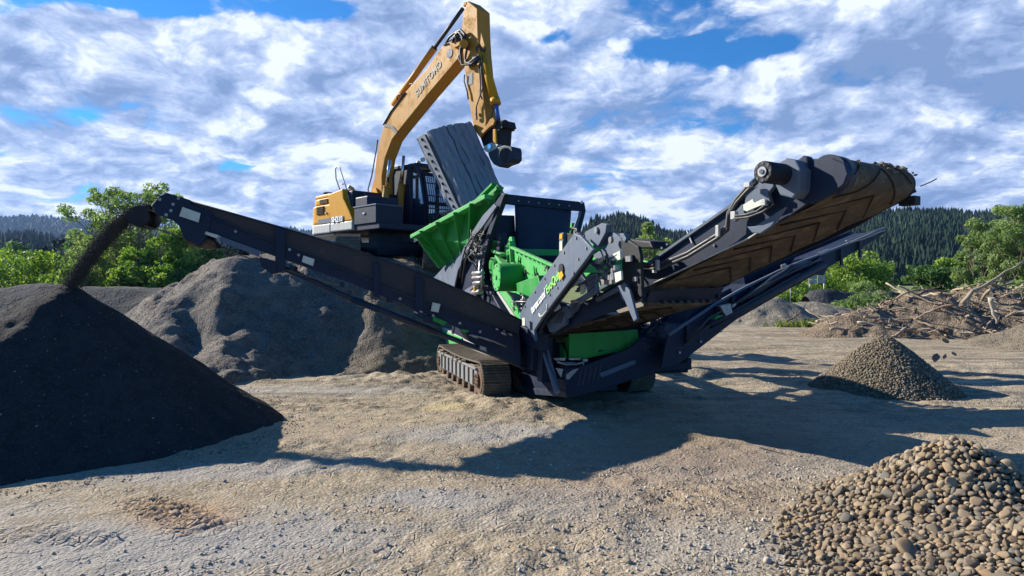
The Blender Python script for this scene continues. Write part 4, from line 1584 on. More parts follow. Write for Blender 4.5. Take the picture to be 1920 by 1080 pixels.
for k in range(20):
    a = (rg.uniform(1126, 1156), rg.uniform(486, 530))
    p = [S.on(a[0] + rg.uniform(-6, 6) * j, a[1] + rg.uniform(-6, 8) * j, x=-.88 - .03 * rg.uniform()) for j in range(4)]
    mb.path(p, .010, 6, mat=int(k % 3 == 0))
for k in range(10):
    p = S.on(rg.uniform(1128, 1160), rg.uniform(500, 530), x=-.92)
    mb.box(p, S.X * .05, S.Y * .04, S.Z * .05, 1)
mb.path(pick(S, [(1078, 440), (1092, 452), (1098, 470), (1102, 486), (1114, 498), (1128, 497), (1140, 496)], x=-.90), .016, 8)
mb.path(pick(S, [(1082, 437), (1096, 450), (1103, 470), (1108, 486), (1120, 504), (1134, 505), (1144, 503)], x=-.92), .014, 8)
mb.path(pick(S, [(1072, 438), (1074, 428), (1082, 430), (1084, 440)], x=-.86), .016, 6)
mb.build('hose_bundle', [M['hose'], M['steel']], scr)
mb = MB()
plate(mb, S, [(1152, 512), (1164, 508), (1165, 524), (1154, 530)], .02, x=-.96)
mb.build('warning_label', M['sticker'], scr)

# ---- pivot tower where the tail conveyor folds
mb = MB()
plate(mb, S, [(1164, 448), (1172, 446), (1196, 462), (1200, 480), (1203, 556), (1190, 566), (1168, 560)], .04, x=-.76)
plate(mb, S, [(1170, 480), (1183, 478), (1184, 492), (1171, 494)], .06, x=-.80)
tw = mb.build('pivot_tower', M['black'], scr, .010)
mb = MB()
plate(mb, S, [(1158, 536), (1170, 530), (1180, 545), (1194, 598), (1188, 603), (1172, 566)], .03, x=-.84)
mb.build('spike_bracket', M['grey'], tw, .006)
plates('grease_plate', M['steel'], tw, S, [[(1172, 481), (1182, 480), (1182, 490), (1172, 491)], [(1186, 520), (1192, 519), (1192, 527), (1186, 528)]], .02, x=-.86)
mb = MB()
plate(mb, S, [(1172, 447), (1218, 452), (1224, 466), (1176, 466)], .25, x=-.2)
mb.build('motor_cover', M['black'], tw, .02)

# ---- tail conveyor
def conv_pt(y, off=0.0, seg=0):
    """underside of the belt at distance y (0 = fold, -2 = head), off outward along its upper normal"""
    if seg == 0:
        z = 1.66 + (-y) * .385 - .0 * y
        n = Vector((0, .385, 1)).normalized()
    else:
        z = 1.50 - y * .24
        n = Vector((0, .24, 1)).normalized()
    return y + n.y * off, z + n.z * off


def tc(x, y, z):
    return TC.w(x, y, z)


HEADY = -2.02
DR = .145
hy, hz = conv_pt(HEADY, DR)
side_pts = [(1192, 512), (1432, 345), (1468, 335), (1514, 318), (1530, 345), (1528, 372), (1470, 412), (1405, 447), (1310, 492), (1217, 536), (1190, 548)]
mb = MB()
plate(mb, TC, side_pts, .03, x=-.56)
locs = [TC.loc(p) for p in pick(TC, side_pts, x=-.56)]
mb.prism([tc(.56, y, z) for (_, y, z) in locs], TC.X * .03)
for k in range(5):
    y = -.15 - .42 * k
    yy, zz = conv_pt(y, .22)
    mb.beam(tc(-.55, yy, zz), tc(.55, yy, zz), .06, .06)
tail = mb.build('tail_conveyor', M['navy'], scr, .006)
mb = MB()
# bright upper edge, light lower edge, web joints
a0, a1 = TC.on(1192, 511, x=-.57), TC.on(1432, 344, x=-.57)
mb.beam(a0, a1, .05, .025)
mb.build('side_rail', M['grey'], tail)
mb = MB()
b0, b1, b2 = TC.on(1217, 535, x=-.575), TC.on(1310, 491, x=-.575), TC.on(1405, 446, x=-.575)
mb.path([b0, b1, b2, TC.on(1440, 424, x=-.575)], .008, 6)
mb.beam(TC.on(1288, 432, x=-.575), TC.on(1298, 456, x=-.575), .015, .012)
mb.build('belt_seal', M['lightgrey'], tail)
mb = MB()
for q in ((1321, 416), (1252, 458), (1242, 465), (1350, 400), (1375, 400), (1340, 460)):
    bolts_on(mb, TC, [q], .014, x=-.56)
mb.split('frame_bolt', M['grey'], tail)


def belt_loop(parent, name, fr, x0, x1, outline, mat, thick=.012):
    """outline: list of (y,z) all the way round"""
    n = len(outline)
    nx = 8
    vs, fs = [], []
    for i, (y, z) in enumerate(outline):
        for k in range(nx + 1):
            vs.append(fr.w(x0 + (x1 - x0) * k / nx, y, z))
    for i in range(n):
        j = (i + 1) % n
        for k in range(nx):
            fs.append([i * (nx + 1) + k, i * (nx + 1) + k + 1, j * (nx + 1) + k + 1, j * (nx + 1) + k])
    mb = MB()
    mb.add(vs, fs, 0, True)
    return mb.build(name, mat, parent)


outl = []
for k in range(17):
    y = -.02 + (HEADY + .02) * k / 16
    yy, zz = conv_pt(y, -.012 * math.sin(k / 16 * math.pi * 4) ** 2)
    outl.append((yy, zz))
for k in range(1, 12):
    a = -math.pi / 2 - k / 12 * math.pi
    ang = a + math.atan(.385)
    outl.append((hy + DR * math.cos(ang - 2 * math.atan(.385)) * 1.0, hz + DR * math.sin(ang - 2 * math.atan(.385))))
for k in range(9):
    y = HEADY + (-HEADY - .02) * k / 8
    outl.append(conv_pt(y, 2 * DR))
bt = belt_loop(tail, 'belt', TC, -.50, .50, outl, M['belt'])
# chevrons standing out of the underside and round the head
mb = MB()


def under(s, x):
    """point on the underside at running distance s from the fold; continues up round the head drum"""
    if s < -HEADY:
        yy, zz = conv_pt(-s, 0)
        n = Vector((0, -.36, -.93))
    else:
        a = (s + HEADY) / DR
        th = -math.pi / 2 - math.atan(.385) - a
        yy, zz = hy + DR * math.cos(th), hz + DR * math.sin(th)
        n = Vector((0, math.cos(th), math.sin(th)))
    return tc(x, yy, zz), TC.Y * n.y + TC.Z * n.z


s = .12
while s < 2.5:
    apex = s + .20
    for sx in (-1, 1):
        pts = []
        for k in range(7):
            t = k / 6
            x = sx * .44 * t
            p, n = under(apex - .34 * t, x)
            pts.append(p + n * .010)
        if apex - .34 > -.02:
            mb.path(pts, .010 if apex < 2.0 else .006, 5)
    s += .245
mb.build('chevron', M['chevron'], bt)
# side skirts hugging the belt edge, head guard, drum and bearings
mb = MB()
for sx in (-.53, .53):
    pts = [conv_pt(y, -.0) for y in (-.1, -.6, -1.1, -1.6, HEADY + .05)]
    top = [conv_pt(y, .20) for y in (HEADY + .05, -1.6, -1.1, -.6, -.1)]
    mb.prism([tc(sx, y, z) for y, z in pts + top], TC.X * .02)
mb.build('belt_skirt', M['black'], tail)
mb = MB()
mb.tube(tc(-.52, hy, hz), tc(.56, hy, hz), DR - .012, n=28)
mb.build('head_drum', M['black'], tail)
mb = MB()
mb.tube(tc(-.56, hy, hz), tc(-.40, hy, hz), DR + .016, DR + .010, n=32)
mb.build('edge_guard', M['navy'], tail)
mb = MB()
mb.tube(tc(.52, hy, hz), tc(.62, hy, hz), .09, n=18)
mb.beam(tc(.585, hy - .10, hz + .0), tc(.585, hy + .5, hz - .20), .03, .14)
mb.box(tc(.60, hy - .06, hz - .14), TC.X * .10, TC.Y * .14, TC.Z * .08)
mb.box(tc(.59, hy + .02, hz + .14), TC.X * .05, TC.Y * .05, TC.Z * .05)
mb.path([tc(.60, hy - .15, hz - .02), tc(.68, hy - .2, hz + .02), tc(.74, hy - .22, hz + .05)], .006, 5)
mb.build('bearing_housing', M['black'], tail, .006)
# motor at the near side
mc = TC.on(1430, 322, x=-.98)
mb = MB()
mb.tube(mc, mc + TC.X * .40, .088, n=28)
mb.tube(mc + TC.X * .34, mc + TC.X * .46, .075, n=20)
mot = mb.build('drive_motor', M['black'], tail, .008)
mb = MB()
mb.tube(mc - TC.X * .012, mc, .040, n=20)
mb.build('motor_ring', M['steel'], mot)
mb = MB()
mb.tube(mc - TC.X * .020, mc - TC.X * .010, .020, n=16)
for k in range(8):
    a = k * math.pi / 4
    mb.tube(mc - TC.X * .004 + TC.Y * .068 * math.cos(a) + TC.Z * .068 * math.sin(a), mc + TC.X * .01 + TC.Y * .068 * math.cos(a) + TC.Z * .068 * math.sin(a), .012, n=8)
mb.split('motor_bolt', M['letter_dark'], mot)
# octagonal slate housing beside the drum
mb = MB()
plate(mb, TC, [(1456, 306), (1474, 296), (1492, 300), (1500, 316), (1498, 356), (1486, 372), (1462, 366), (1452, 344)], .16, x=-.72)
plate(mb, TC, [(1490, 302), (1506, 291), (1514, 293), (1516, 318), (1512, 352), (1496, 362)], .08, x=-.60, mat=1)
mb.build('gearbox', [M['grey'], M['navy']], tail, .012)
mb = MB()
plate(mb, TC, [(1505, 304), (1520, 298), (1560, 296), (1584, 306), (1590, 326), (1582, 346), (1556, 366), (1520, 382), (1490, 372)], .05, x=-.57)
mb.build('head_cheek', M['navy'], tail, .01)
mb = MB()
plate(mb, TC, [(1400, 358), (1452, 335), (1450, 350), (1440, 362), (1444, 378), (1408, 392), (1396, 380)], .05, x=-.66)
plate(mb, TC, [(1372, 404), (1392, 382), (1396, 400), (1376, 416)], .04, x=-.66)
plate(mb, TC, [(1400, 425), (1416, 424), (1472, 388), (1446, 424), (1425, 438), (1410, 436)], .04, x=-.70)
mb.split('take_up_bracket', M['grey'], tail, .006)
mb = MB()
plate(mb, TC, [(1393, 384), (1411, 373), (1414, 380), (1432, 372), (1433, 382), (1400, 396), (1394, 394)], .01, x=-.72)
mb.build('warning_label', M['sticker'], tail)
mb = MB()
for off_, rr_ in ((0, .021), (7, .019)):
    mb.path(pick(TC, [(1180, 494 + off_), (1200, 494 + off_), (1232, 498 + off_), (1290, 474 + off_), (1345, 440 + off_), (1364, 424 + off_), (1366, 400 + off_ * .5), (1382, 372 + off_),
                      (1400, 352 + off_), (1420, 334 + off_)], x=-.66), rr_, 8)
mb.path(pick(TC, [(1378, 405), (1400, 402), (1420, 396), (1436, 384), (1442, 378)], x=-.76), .012, 6)
mb.path(pick(TC, [(1376, 410), (1404, 407), (1430, 397), (1452, 382)], x=-.76), .010, 6)
mb.build('hydraulic_hose', M['hose'], tail)
mb = MB()
for q in ((1233, 497), (1346, 433)):
    p = TC.on(*q, x=-.70)
    mb.box(p, TC.X * .03, TC.Y * .035, TC.Z * .105)
mb.box(TC.on(1227, 508, x=-.66), TC.X * .03, TC.Y * .04, TC.Z * .04)
mb.box(TC.on(1377, 404, x=-.74), TC.X * .05, TC.Y * .05, TC.Z * .07)
mb.box(TC.on(1403, 347, x=-.74), TC.X * .05, TC.Y * .06, TC.Z * .04)
mb.box(TC.on(1434, 380, x=-.77), TC.X * .05, TC.Y * .04, TC.Z * .05)
mb.split('hose_clip', M['lightgrey'], tail, .004)
# debris stuck on the head
rg = np.random.default_rng(8)
mb = MB()
for k in range(30):
    x = rg.uniform(.05, .56)
    a = rg.uniform(.3, 2.1)
    p = tc(x, hy - (DR + .01) * math.cos(a), hz + (DR + .015) * math.sin(a))
    v, f = COB_S[int(rg.integers(0, 3))]
    s_ = rg.uniform(.014, .034)
    mb.add([p + Vector(q) * s_ for q in v], [list(t) for t in f], 0, True)
mb.build('stuck_stones', M['midstone'], tail)['kind'] = 'stuff'

# fold plate and lower segment
mb = MB()
mb.prism([tc(-.52, .04, 1.62), tc(.66, .04, 1.66), tc(.60, .12, 1.48), tc(-.52, .12, 1.46)], TC.Y * .03)
for k in range(7):
    mb.box(tc(-.30 + .12 * k, .06, 1.50), TC.X * .05, TC.Y * .05, TC.Z * .035)
mb.build('fold_plate', M['darkgrey'], tail, .004)
outl = [conv_pt(.10 + 2.1 * k / 10, 0, 1) for k in range(11)]
outl += [conv_pt(2.2 - 2.1 * k / 8, .26, 1) for k in range(9)]
b2_ = belt_loop(tail, 'lower_belt', TC, -.50, .52, outl, M['belt'])
mb = MB()
s = .25
while s < 2.1:
    for sx in (-1, 1):
        pts = []
        for k in range(6):
            t = k / 5
            yy, zz = conv_pt(s + .34 * t, -.010, 1)
            pts.append(tc(sx * .44 * t, yy, zz))
        mb.path(pts, .0125, 5)
    s += .245
mb.build('chevron', M['chevron'], b2_)
mb = MB()
ls = [(1030, 606), (1160, 530), (1196, 528), (1212, 560), (1196, 566), (1130, 590), (1040, 628)]
plate(mb, TC, ls, .04, x=-.58)
mb.prism([tc(.56, y, z) for (_, y, z) in [TC.loc(p) for p in pick(TC, ls, x=-.58)]], TC.X * .04)
mb.build('lower_frame', M['navy'], tail, .006)
mb = MB()
plate(mb, TC, [(1024, 607), (1036, 590), (1056, 574), (1060, 582), (1061, 607), (1036, 624), (1030, 622)], .05, x=-.66)
plate(mb, TC, [(1058, 582), (1064, 573), (1072, 592), (1062, 598)], .04, x=-.66)
plate(mb, TC, [(1068, 570), (1084, 560), (1086, 570), (1080, 582), (1070, 590)], .04, x=-.66)
plate(mb, TC, [(1115, 560), (1150, 541), (1158, 536), (1163, 541), (1158, 546), (1118, 566)], .04, x=-.66)
plate(mb, TC, [(1156, 536), (1163, 534), (1172, 556), (1170, 564), (1166, 562)], .04, x=-.66)
plate(mb, TC, [(1078, 562), (1165, 514), (1168, 520), (1082, 568)], .03, x=-.62)
plate(mb, TC, [(1186, 552), (1200, 562), (1204, 548), (1200, 566), (1188, 568)], .03, x=-.66)
mb.split('wear_plate', M['grey'], tail, .005)
mb = MB()
for k in range(5):
    a = TC.on(1030 + 5 * k, 600 - 4 * k, x=-.667)
    mb.beam(a, TC.on(1036 + 4.5 * k, 592 - 4 * k, x=-.667), .012, .02)
for k in range(3):
    mb.beam(TC.on(1040 + 5 * k, 606, x=-.667), TC.on(1052 + 3 * k, 586, x=-.667), .006, .01)
for k in range(3):
    mb.beam(TC.on(1072, 586 - 5 * k, x=-.667), TC.on(1082, 580 - 5 * k, x=-.667), .006, .012)
mb.split('tread_slot', M['letter_dark'], tail)
mb = MB()
mb.path(pick(TC, [(1086, 568), (1094, 566), (1096, 558), (1097, 568), (1102, 570)], x=-.72), .012, 6)
mb.tube(TC.on(1072, 566, x=-.72), TC.on(1092, 562, x=-.72), .02, n=8)
mb.path(pick(TC, [(1140, 536), (1140, 524), (1148, 519), (1150, 528)], x=-.68), .010, 6)
mb.build('adjuster_handle', M['steel'], tail)

# ---- left side conveyor
def lc(pts, y, th, mb, mat=0):
    return plate(mb, LC, pts, th, mat, y=y)


mb = MB()
low = [(384, 402), (520, 457), (650, 507), (780, 562), (968, 628), (962, 664), (880, 624), (762, 573), (650, 528), (520, 482), (384, 432)]
lc(low, -.27, .03, mb)
lowl = [LC.loc(p) for p in pick(LC, low, y=-.27)]
mb.prism([LC.w(x, .27, z) for (x, _, z) in lowl], LC.Y * .03)
head = [(285, 384), (298, 368), (312, 361), (357, 375), (357, 383), (398, 398), (388, 444), (376, 462), (345, 448), (336, 424), (322, 412), (292, 402)]
lc(head, -.29, .03, mb)
hl = [LC.loc(p) for p in pick(LC, head, y=-.29)]
mb.prism([LC.w(x, .27, z) for (x, _, z) in hl], LC.Y * .03)
lc([(516, 424), (535, 431), (535, 506), (524, 512), (516, 494)], -.31, .04, mb)
lc([(700, 490), (712, 496), (712, 560), (700, 556)], -.30, .03, mb)
lc([(779, 515), (794, 524), (794, 600), (778, 590)], -.31, .04, mb)
for k in range(7):
    a = lowl[0]
    t = (k + .5) / 7
    mb.beam(LC.w(.3 + 4.2 * t, -.25, 2.40 - 1.42 * t), LC.w(.3 + 4.2 * t, .25, 2.40 - 1.42 * t), .06, .06)
left = mb.build('left_conveyor', M['navy'], scr, .006)
mb = MB()
sk = [(355, 377), (530, 427), (660, 466), (790, 512), (900, 560), (976, 600), (972, 628), (900, 602), (780, 561), (650, 506), (520, 456), (384, 401)]
lc(sk, -.255, .02, mb)
skl = [LC.loc(p) for p in pick(LC, sk, y=-.255)]
mb.prism([LC.w(x, .30, z) for (x, _, z) in skl], LC.Y * .02)
mb.build('belt_skirt', M['rubber_skirt'], left)
mb = MB()
tops = pick(LC, [(355, 377), (530, 427), (660, 466), (790, 512), (900, 560), (976, 600)], y=-.27)
mb.path(tops, .012, 6)
mb.path(pick(LC, [(384, 402), (520, 457), (650, 507), (780, 562), (968, 627)], y=-.285), .012, 6)
mb.build('side_rail', M['darkgrey'], left)
# belt: load strand and return strand
for nm, z0, z1, e in (('belt', 2.62, 1.12, 0), ('belt', 2.42, .92, 1)):
    mb = MB()
    mb.prism([LC.w(0.02, -.24, z0), LC.w(4.65, -.24, z1), LC.w(4.65, .24, z1), LC.w(0.02, .24, z0)], (0, 0, .012))
    mb.build(nm, M['belt'], left)
mb = MB()
mb.tube(LC.w(.06, -.27, 2.50), LC.w(.06, .27, 2.50), .12, n=20)
mb.build('head_drum', M['black'], left)
mb = MB()
lc([(342, 440), (384, 444), (402, 452), (408, 462), (396, 466), (372, 464), (348, 456)], -.22, .34, mb)
mb.build('scraper_box', M['rusty'], left, .03)
plates('warning_label', M['sticker'], left, LC, [[(342, 388), (376, 400), (372, 417), (336, 405)], [(569, 479), (590, 486), (587, 499), (566, 491)],
       [(811, 567), (826, 570), (822, 586), (808, 583)], [(386, 434), (410, 441), (406, 447), (384, 439)]], .006, y=-.325)
mb = MB()
lc([(414, 443), (488, 470), (486, 482), (410, 451)], -.30, .02, mb)
mb.build('return_guard', M['grey'], left, .003)
mb = MB()
bolts_on(mb, LC, [(300, 374), (325, 383), (321, 395), (312, 403), (442, 434), (543, 468), (335, 372), (560, 478), (812, 592), (862, 606), (900, 622), (750, 560)], .02, y=-.29)
mb.split('frame_bolt', M['steel'], left)
mb = MB()
mb.path(pick(LC, [(496, 488), (555, 513), (680, 570), (825, 626), (935, 668), (985, 690)], y=-.20), .034, 12)
mb.tube(LC.on(660, 561, y=-.20), LC.on(820, 624, y=-.20), .044, n=12)
mb.build('telescopic_brace', M['darkgrey'], left)
plates('hinge_bracket', M['navy'], left, LC, [[(486, 482), (528, 492), (536, 508), (510, 514), (490, 500)], [(786, 590), (812, 592), (832, 602), (826, 612), (796, 604)]], .12, .01, y=-.30)
plates('mounting_block', M['navy'], left, LC, [[(860, 600), (975, 628), (978, 690), (950, 676), (880, 640)]], .40, .01, y=-.24)
plates('green_bracket', M['green'], left, LC, [[(812, 593), (838, 604), (832, 610), (812, 602)], [(867, 617), (879, 620), (876, 624), (866, 621)]], .02, y=-.35)
mb = MB()
for (a, c_, w_, h_) in ((776, 583, 7, 3), (787, 582, 5, 3), (886, 627, 9, 5), (912, 634, 8, 4), (940, 622, 9, 4), (954, 624, 6, 4), (930, 615, 4, 3), (900, 648, 12, 7), (944, 619, 3, 2)):
    lc([(a, c_), (a + w_, c_ + w_ * .35), (a + w_, c_ + h_ + w_ * .35), (a, c_ + h_)], -.345, .03, mb)
mb.path(pick(LC, [(880, 628), (900, 632), (925, 640), (950, 650)], y=-.36), .012, 6)
mb.split('fitting', M['steel'], left)

# ---- right side conveyor
def rc(pts, y, th, mb, mat=0):
    return plate(mb, RC, pts, th, mat, y=y)


mb = MB()
rp = [(1252, 628), (1345, 566), (1392, 540), (1475, 500), (1540, 476), (1600, 452), (1655, 428), (1664, 434), (1640, 450), (1600, 474), (1546, 506), (1470, 548), (1380, 600),
      (1316, 650), (1268, 686), (1240, 690)]
rc(rp, -.28, .04, mb)
rl = [RC.loc(p) for p in pick(RC, rp, y=-.28)]
mb.prism([RC.w(x, .28, z) for (x, _, z) in rl], RC.Y * .04)
mb.prism([RC.w(x, -.24, z - .05) for (x, _, z) in rl[:7]] + [RC.w(x, -.24, z - .12) for (x, _, z) in rl[:7]][::-1], RC.Y * .5, 0)
rc([(1536, 480), (1550, 478), (1552, 504), (1545, 516), (1520, 514)], -.34, .08, mb)
rc([(1392, 505), (1480, 465), (1500, 470), (1480, 500), (1400, 545)], -.05, .3, mb)
rc([(1300, 575), (1370, 540), (1380, 560), (1310, 640), (1270, 640)], -.20, .4, mb)
right = mb.build('right_conveyor', [M['navy'], M['belt']], scr, .008)
mb = MB()
mb.path(pick(RC, [(1385, 566), (1420, 545), (1446, 527), (1470, 512), (1482, 502), (1520, 494)], y=-.36), [.03, .05, .05, .045, .05, .04], 10)
mb.path(pick(RC, [(1330, 610), (1400, 575), (1480, 530), (1545, 495)], y=-.38), .05, 10)
mb.build('pipe', M['darkgrey'], right)
mb = MB()
for k in range(9):
    t = .06 + .10 * k
    i_ = t * 6
    a_, c_ = rl[int(i_)], rl[min(int(i_) + 1, 6)]
    q_ = i_ - int(i_)
    x_, z_ = a_[0] + (c_[0] - a_[0]) * q_, a_[2] + (c_[2] - a_[2]) * q_
    mb.box(RC.w(x_, -.31, z_ - .16), RC.X * .05, RC.Y * .03, RC.Z * .26)
mb.split('stiffener', M['darkgrey'], right, .004)
mb = MB()
for i_ in range(6):
    mb.beam(RC.w(rl[i_][0], -.30, rl[i_][2]), RC.w(rl[i_ + 1][0], -.30, rl[i_ + 1][2]), .03, .03)
mb.build('top_rail', M['grey'], right)
mb = MB()
for k in range(12):
    x_ = rl[0][0] + (rl[6][0] - rl[0][0]) * (k + .5) / 12
    z_ = rl[0][2] + (rl[6][2] - rl[0][2]) * (k + .5) / 12 - .40
    mb.bolt(RC.w(x_, -.285, z_ + .1), -RC.Y, .018, .02)
mb.split('bolt', M['steel'], right)
mb = MB()
mb.path(pick(RC, [(1290, 640), (1330, 596), (1375, 572), (1430, 536), (1490, 508), (1540, 486)], y=-.40), .014, 6)
mb.path(pick(RC, [(1280, 650), (1335, 606), (1380, 580), (1440, 546), (1500, 512)], y=-.40), .012, 6)
mb.split('hydraulic_hose', M['hose'], right)
mb = MB()
rc([(1350, 573), (1370, 569), (1375, 592), (1364, 597), (1356, 584)], -.42, .05, mb)
rc([(1373, 572), (1380, 568), (1381, 571), (1374, 578)], -.42, .03, mb)
rc([(1466, 497), (1474, 494), (1476, 502), (1468, 505)], -.40, .03, mb)
rc([(1536, 474), (1556, 466), (1558, 469), (1538, 478)], -.38, .03, mb)
mb.path(pick(RC, [(1586, 452), (1610, 444), (1640, 432), (1654, 428)], y=-.36), .012, 8)
mb.path(pick(RC, [(1588, 456), (1620, 448), (1652, 434), (1660, 432)], y=-.36), .010, 8)
mb.split('bracket', M['steel'], right, .004)
mb = MB()
rc([(1344, 592), (1362, 590), (1366, 597), (1350, 602), (1340, 600)], -.40, .08, mb)
mb.build('green_bracket', M['green'], right)
mb = MB()
mb.tube(S.w(1.05, -1.1, .62), S.w(1.05, -1.1, 1.1), .13, n=16)
mb.tube(S.w(1.2, -.8, .5), S.w(1.6, -.7, .9), .07, n=10)
mb.tube(S.w(.9, -.95, 1.05), S.w(1.3, -.8, 1.15), .06, n=10)
mb.box(S.w(1.15, -.6, .55), S.X * .5, S.Y * .4, S.Z * .25)
mb.build('hydraulic_motor', M['black'], scr)
# hoses draped below the tail conveyor
mb = MB()
rg = np.random.default_rng(44)
for k in range(14):
    x0, y0 = rg.uniform(1090, 1160), rg.uniform(655, 672)
    pts = [S.on(x0 + 34 * j + rg.uniform(-4, 4), y0 - 6.0 * j + rg.uniform(-3, 3), y=-1.0 + rg.uniform(-.12, .12)) for j in range(4)]
    mb.path(pts, .012, 6)
for k in range(10):
    x0, y0 = rg.uniform(1205, 1250), rg.uniform(600, 680)
    pts = [S.on(x0 + rg.uniform(-16, 20) * j * .5, y0 + rg.uniform(-14, 14) * j * .5, y=-1.25) for j in range(4)]
    mb.path(pts, .012, 6)
mb.build('hose_bundle', M['hose'], scr)
# ------------------------------------------------------------------ excavator on the mound
E = Frame((-3.35, 18.55, 2.0), 43.8)      # x = its left, -y = forward
exc = thing('excavator', tuple(E.o), E.deg, 'yellow tracked excavator with dark guarded cab on top of the gravel mound', 'excavator')
for xo, out in ((-1.32, -1), (1.32, 1)):
    # crawler() works on a ground frame, so lift it
    F2 = Frame(tuple(E.o + Vector((0.05, -.55, .0))), 12.0)
    crawler(exc, F2, xo, .58, -2.0, 2.0, .90, 0, M['track'], n_shoes=44, out=out, frame_mat=M['darkgrey'])
mb = MB()
mb.box(E.w(0, 0, .62), E.X * 1.9, E.Y * 1.6, E.Z * .35)
mb.tube(E.w(0, 0, .75), E.w(0, 0, 1.08), .62, n=28)
mb.build('undercarriage', M['darkgrey'], exc, .02)


def ep(mb, pts, th, x=None, y=None, mat=0):
    if x is not None:
        return mb.prism([E.on(a, c, x=x) for a, c in pts], E.X * th, mat)
    return mb.prism([E.on(a, c, y=y) for a, c in pts], E.Y * th, mat)


# deck
mb = MB()
mb.box(E.w(0, .35, 1.16), E.X * 2.56, E.Y * 3.5, E.Z * .16)
deck = mb.build('deck', M['navy'], exc, .02)
# counterweight: rounded tail in plan
def tail_outline(inset=0.0, y_front=.35, w_=1.36, yr=2.62):
    pts = [(-w_ + inset, y_front), (-w_ + inset, yr - .75)]
    for k in range(1, 9):
        a = math.pi - k / 9 * math.pi
        pts.append(((w_ - inset) * math.cos(a) * 1.0, yr - .75 + (.75 - inset) * math.sin(a)))
    pts += [(w_ - inset, yr - .75), (w_ - inset, y_front)]
    return pts


def slab(mb, ol, z0, z1, mat=0):
    mb.prism([E.w(x, y, z0) for x, y in ol], (0, 0, z1 - z0), mat)


mb = MB()
slab(mb, tail_outline(.0, .95), 1.10, 1.36)
mb.box(E.w(-1.30, .38, 1.24), E.X * .10, E.Y * 1.16, E.Z * .24)
slab(mb, tail_outline(.10, .95), 1.02, 1.10)
mb.build('counterweight', M['lightgrey'], exc, .03)
mb = MB()
# main yellow side: picks on the right flank, slanting front edge
fl = [(566, 441), (568, 395), (574, 384), (632, 371), (637, 370), (630, 382), (652, 421), (648, 425), (600, 432)]
slab(mb, tail_outline(.02, .95), 1.365, 1.90)
slab(mb, tail_outline(.08, 1.05), 1.90, 2.10)
hood = mb.build('engine_hood', M['yellow'], exc, .05)
mb = MB()
a = [E.w(-1.345, .95, 1.365), E.w(-1.345, -.22, 1.365), E.w(-1.345, -.05, 1.60), E.w(-1.345, .25, 1.96), E.w(-1.345, .30, 2.24), E.w(-1.345, 1.1, 2.16)]
mb.prism(a, E.X * 1.2)
mb.build('side_fairing', M['yellow'], hood, .03)
mb = MB()
slab(mb, [(-1.25, 1.15), (-1.2, 2.1), (-.7, 2.38), (.7, 2.38), (1.2, 2.1), (1.25, 1.15)], 2.10, 2.22)
mb.build('hood_top', M['yellow'], hood, .04)
for nm, y0, y1, z0, z1, mt in (('grille', 1.30, 1.72, 1.64, 1.86, 'rusty'), ('grille', 1.15, 1.62, 1.94, 2.06, 'rusty'), ('model_plate', .22, 1.62, 1.375, 1.50, 'grey')):
    mb = MB()
    mb.box(E.w(-1.345 if z1 < 1.9 else -1.295, (y0 + y1) / 2, (z0 + z1) / 2), E.X * .03, E.Y * (y1 - y0), E.Z * (z1 - z0))
    if nm == 'grille':
        for k in range(5):
            mb.box(E.w(-1.37 if z1 < 1.9 else -1.32, (y0 + y1) / 2, z0 + (z1 - z0) * (k + .5) / 5), E.X * .02, E.Y * (y1 - y0) * .95, E.Z * .012)
    mb.build(nm, M[mt], hood)
text_obj('model_lettering', 'SH210', .20, E.w(-1.368, .85, 1.372), -E.Y, E.Z, M['white'], hood, bold=.008, squash=1.1)
mb = MB()
mb.tube(E.w(-1.35, .35, 1.45), E.w(-1.38, .35, 1.45), .04, n=12)
mb.tube(E.w(-1.35, 1.18, 1.66), E.w(-1.375, 1.18, 1.66), .03, n=12)
mb.build('latch', M['lightgrey'], hood)
mb = MB()
mb.box(E.w(-1.31, .9, 2.0), E.X * .02, E.Y * .22, E.Z * .07)
mb.build('decal', M['lightgrey'], hood)
# dark upper engine bay and storage boxes ahead of the hood
mb = MB()
mb.box(E.w(-.25, .60, 1.95), E.X * 1.9, E.Y * 1.15, E.Z * .48)
mb.box(E.w(-.75, -.45, 1.84), E.X * .95, E.Y * .6, E.Z * .26)
mb.box(E.w(.7, .9, 1.8), E.X * 1.1, E.Y * 1.1, E.Z * .8)
mb.build('engine_bay', M['navy'], exc, .03)
mb = MB()
mb.box(E.w(-.92, -.78, 1.46), E.X * .80, E.Y * 1.06, E.Z * .46)
tb = mb.build('storage_box', M['navy'], exc, .02)
mb = MB()
mb.box(E.w(-.92, -.78, 1.695), E.X * .84, E.Y * 1.10, E.Z * .03)
mb.build('lid', M['grey'], tb)
mb = MB()
mb.box(E.w(-1.33, -.75, 1.50), E.X * .03, E.Y * .10, E.Z * .04)
mb.build('handle', M['lightgrey'], tb)
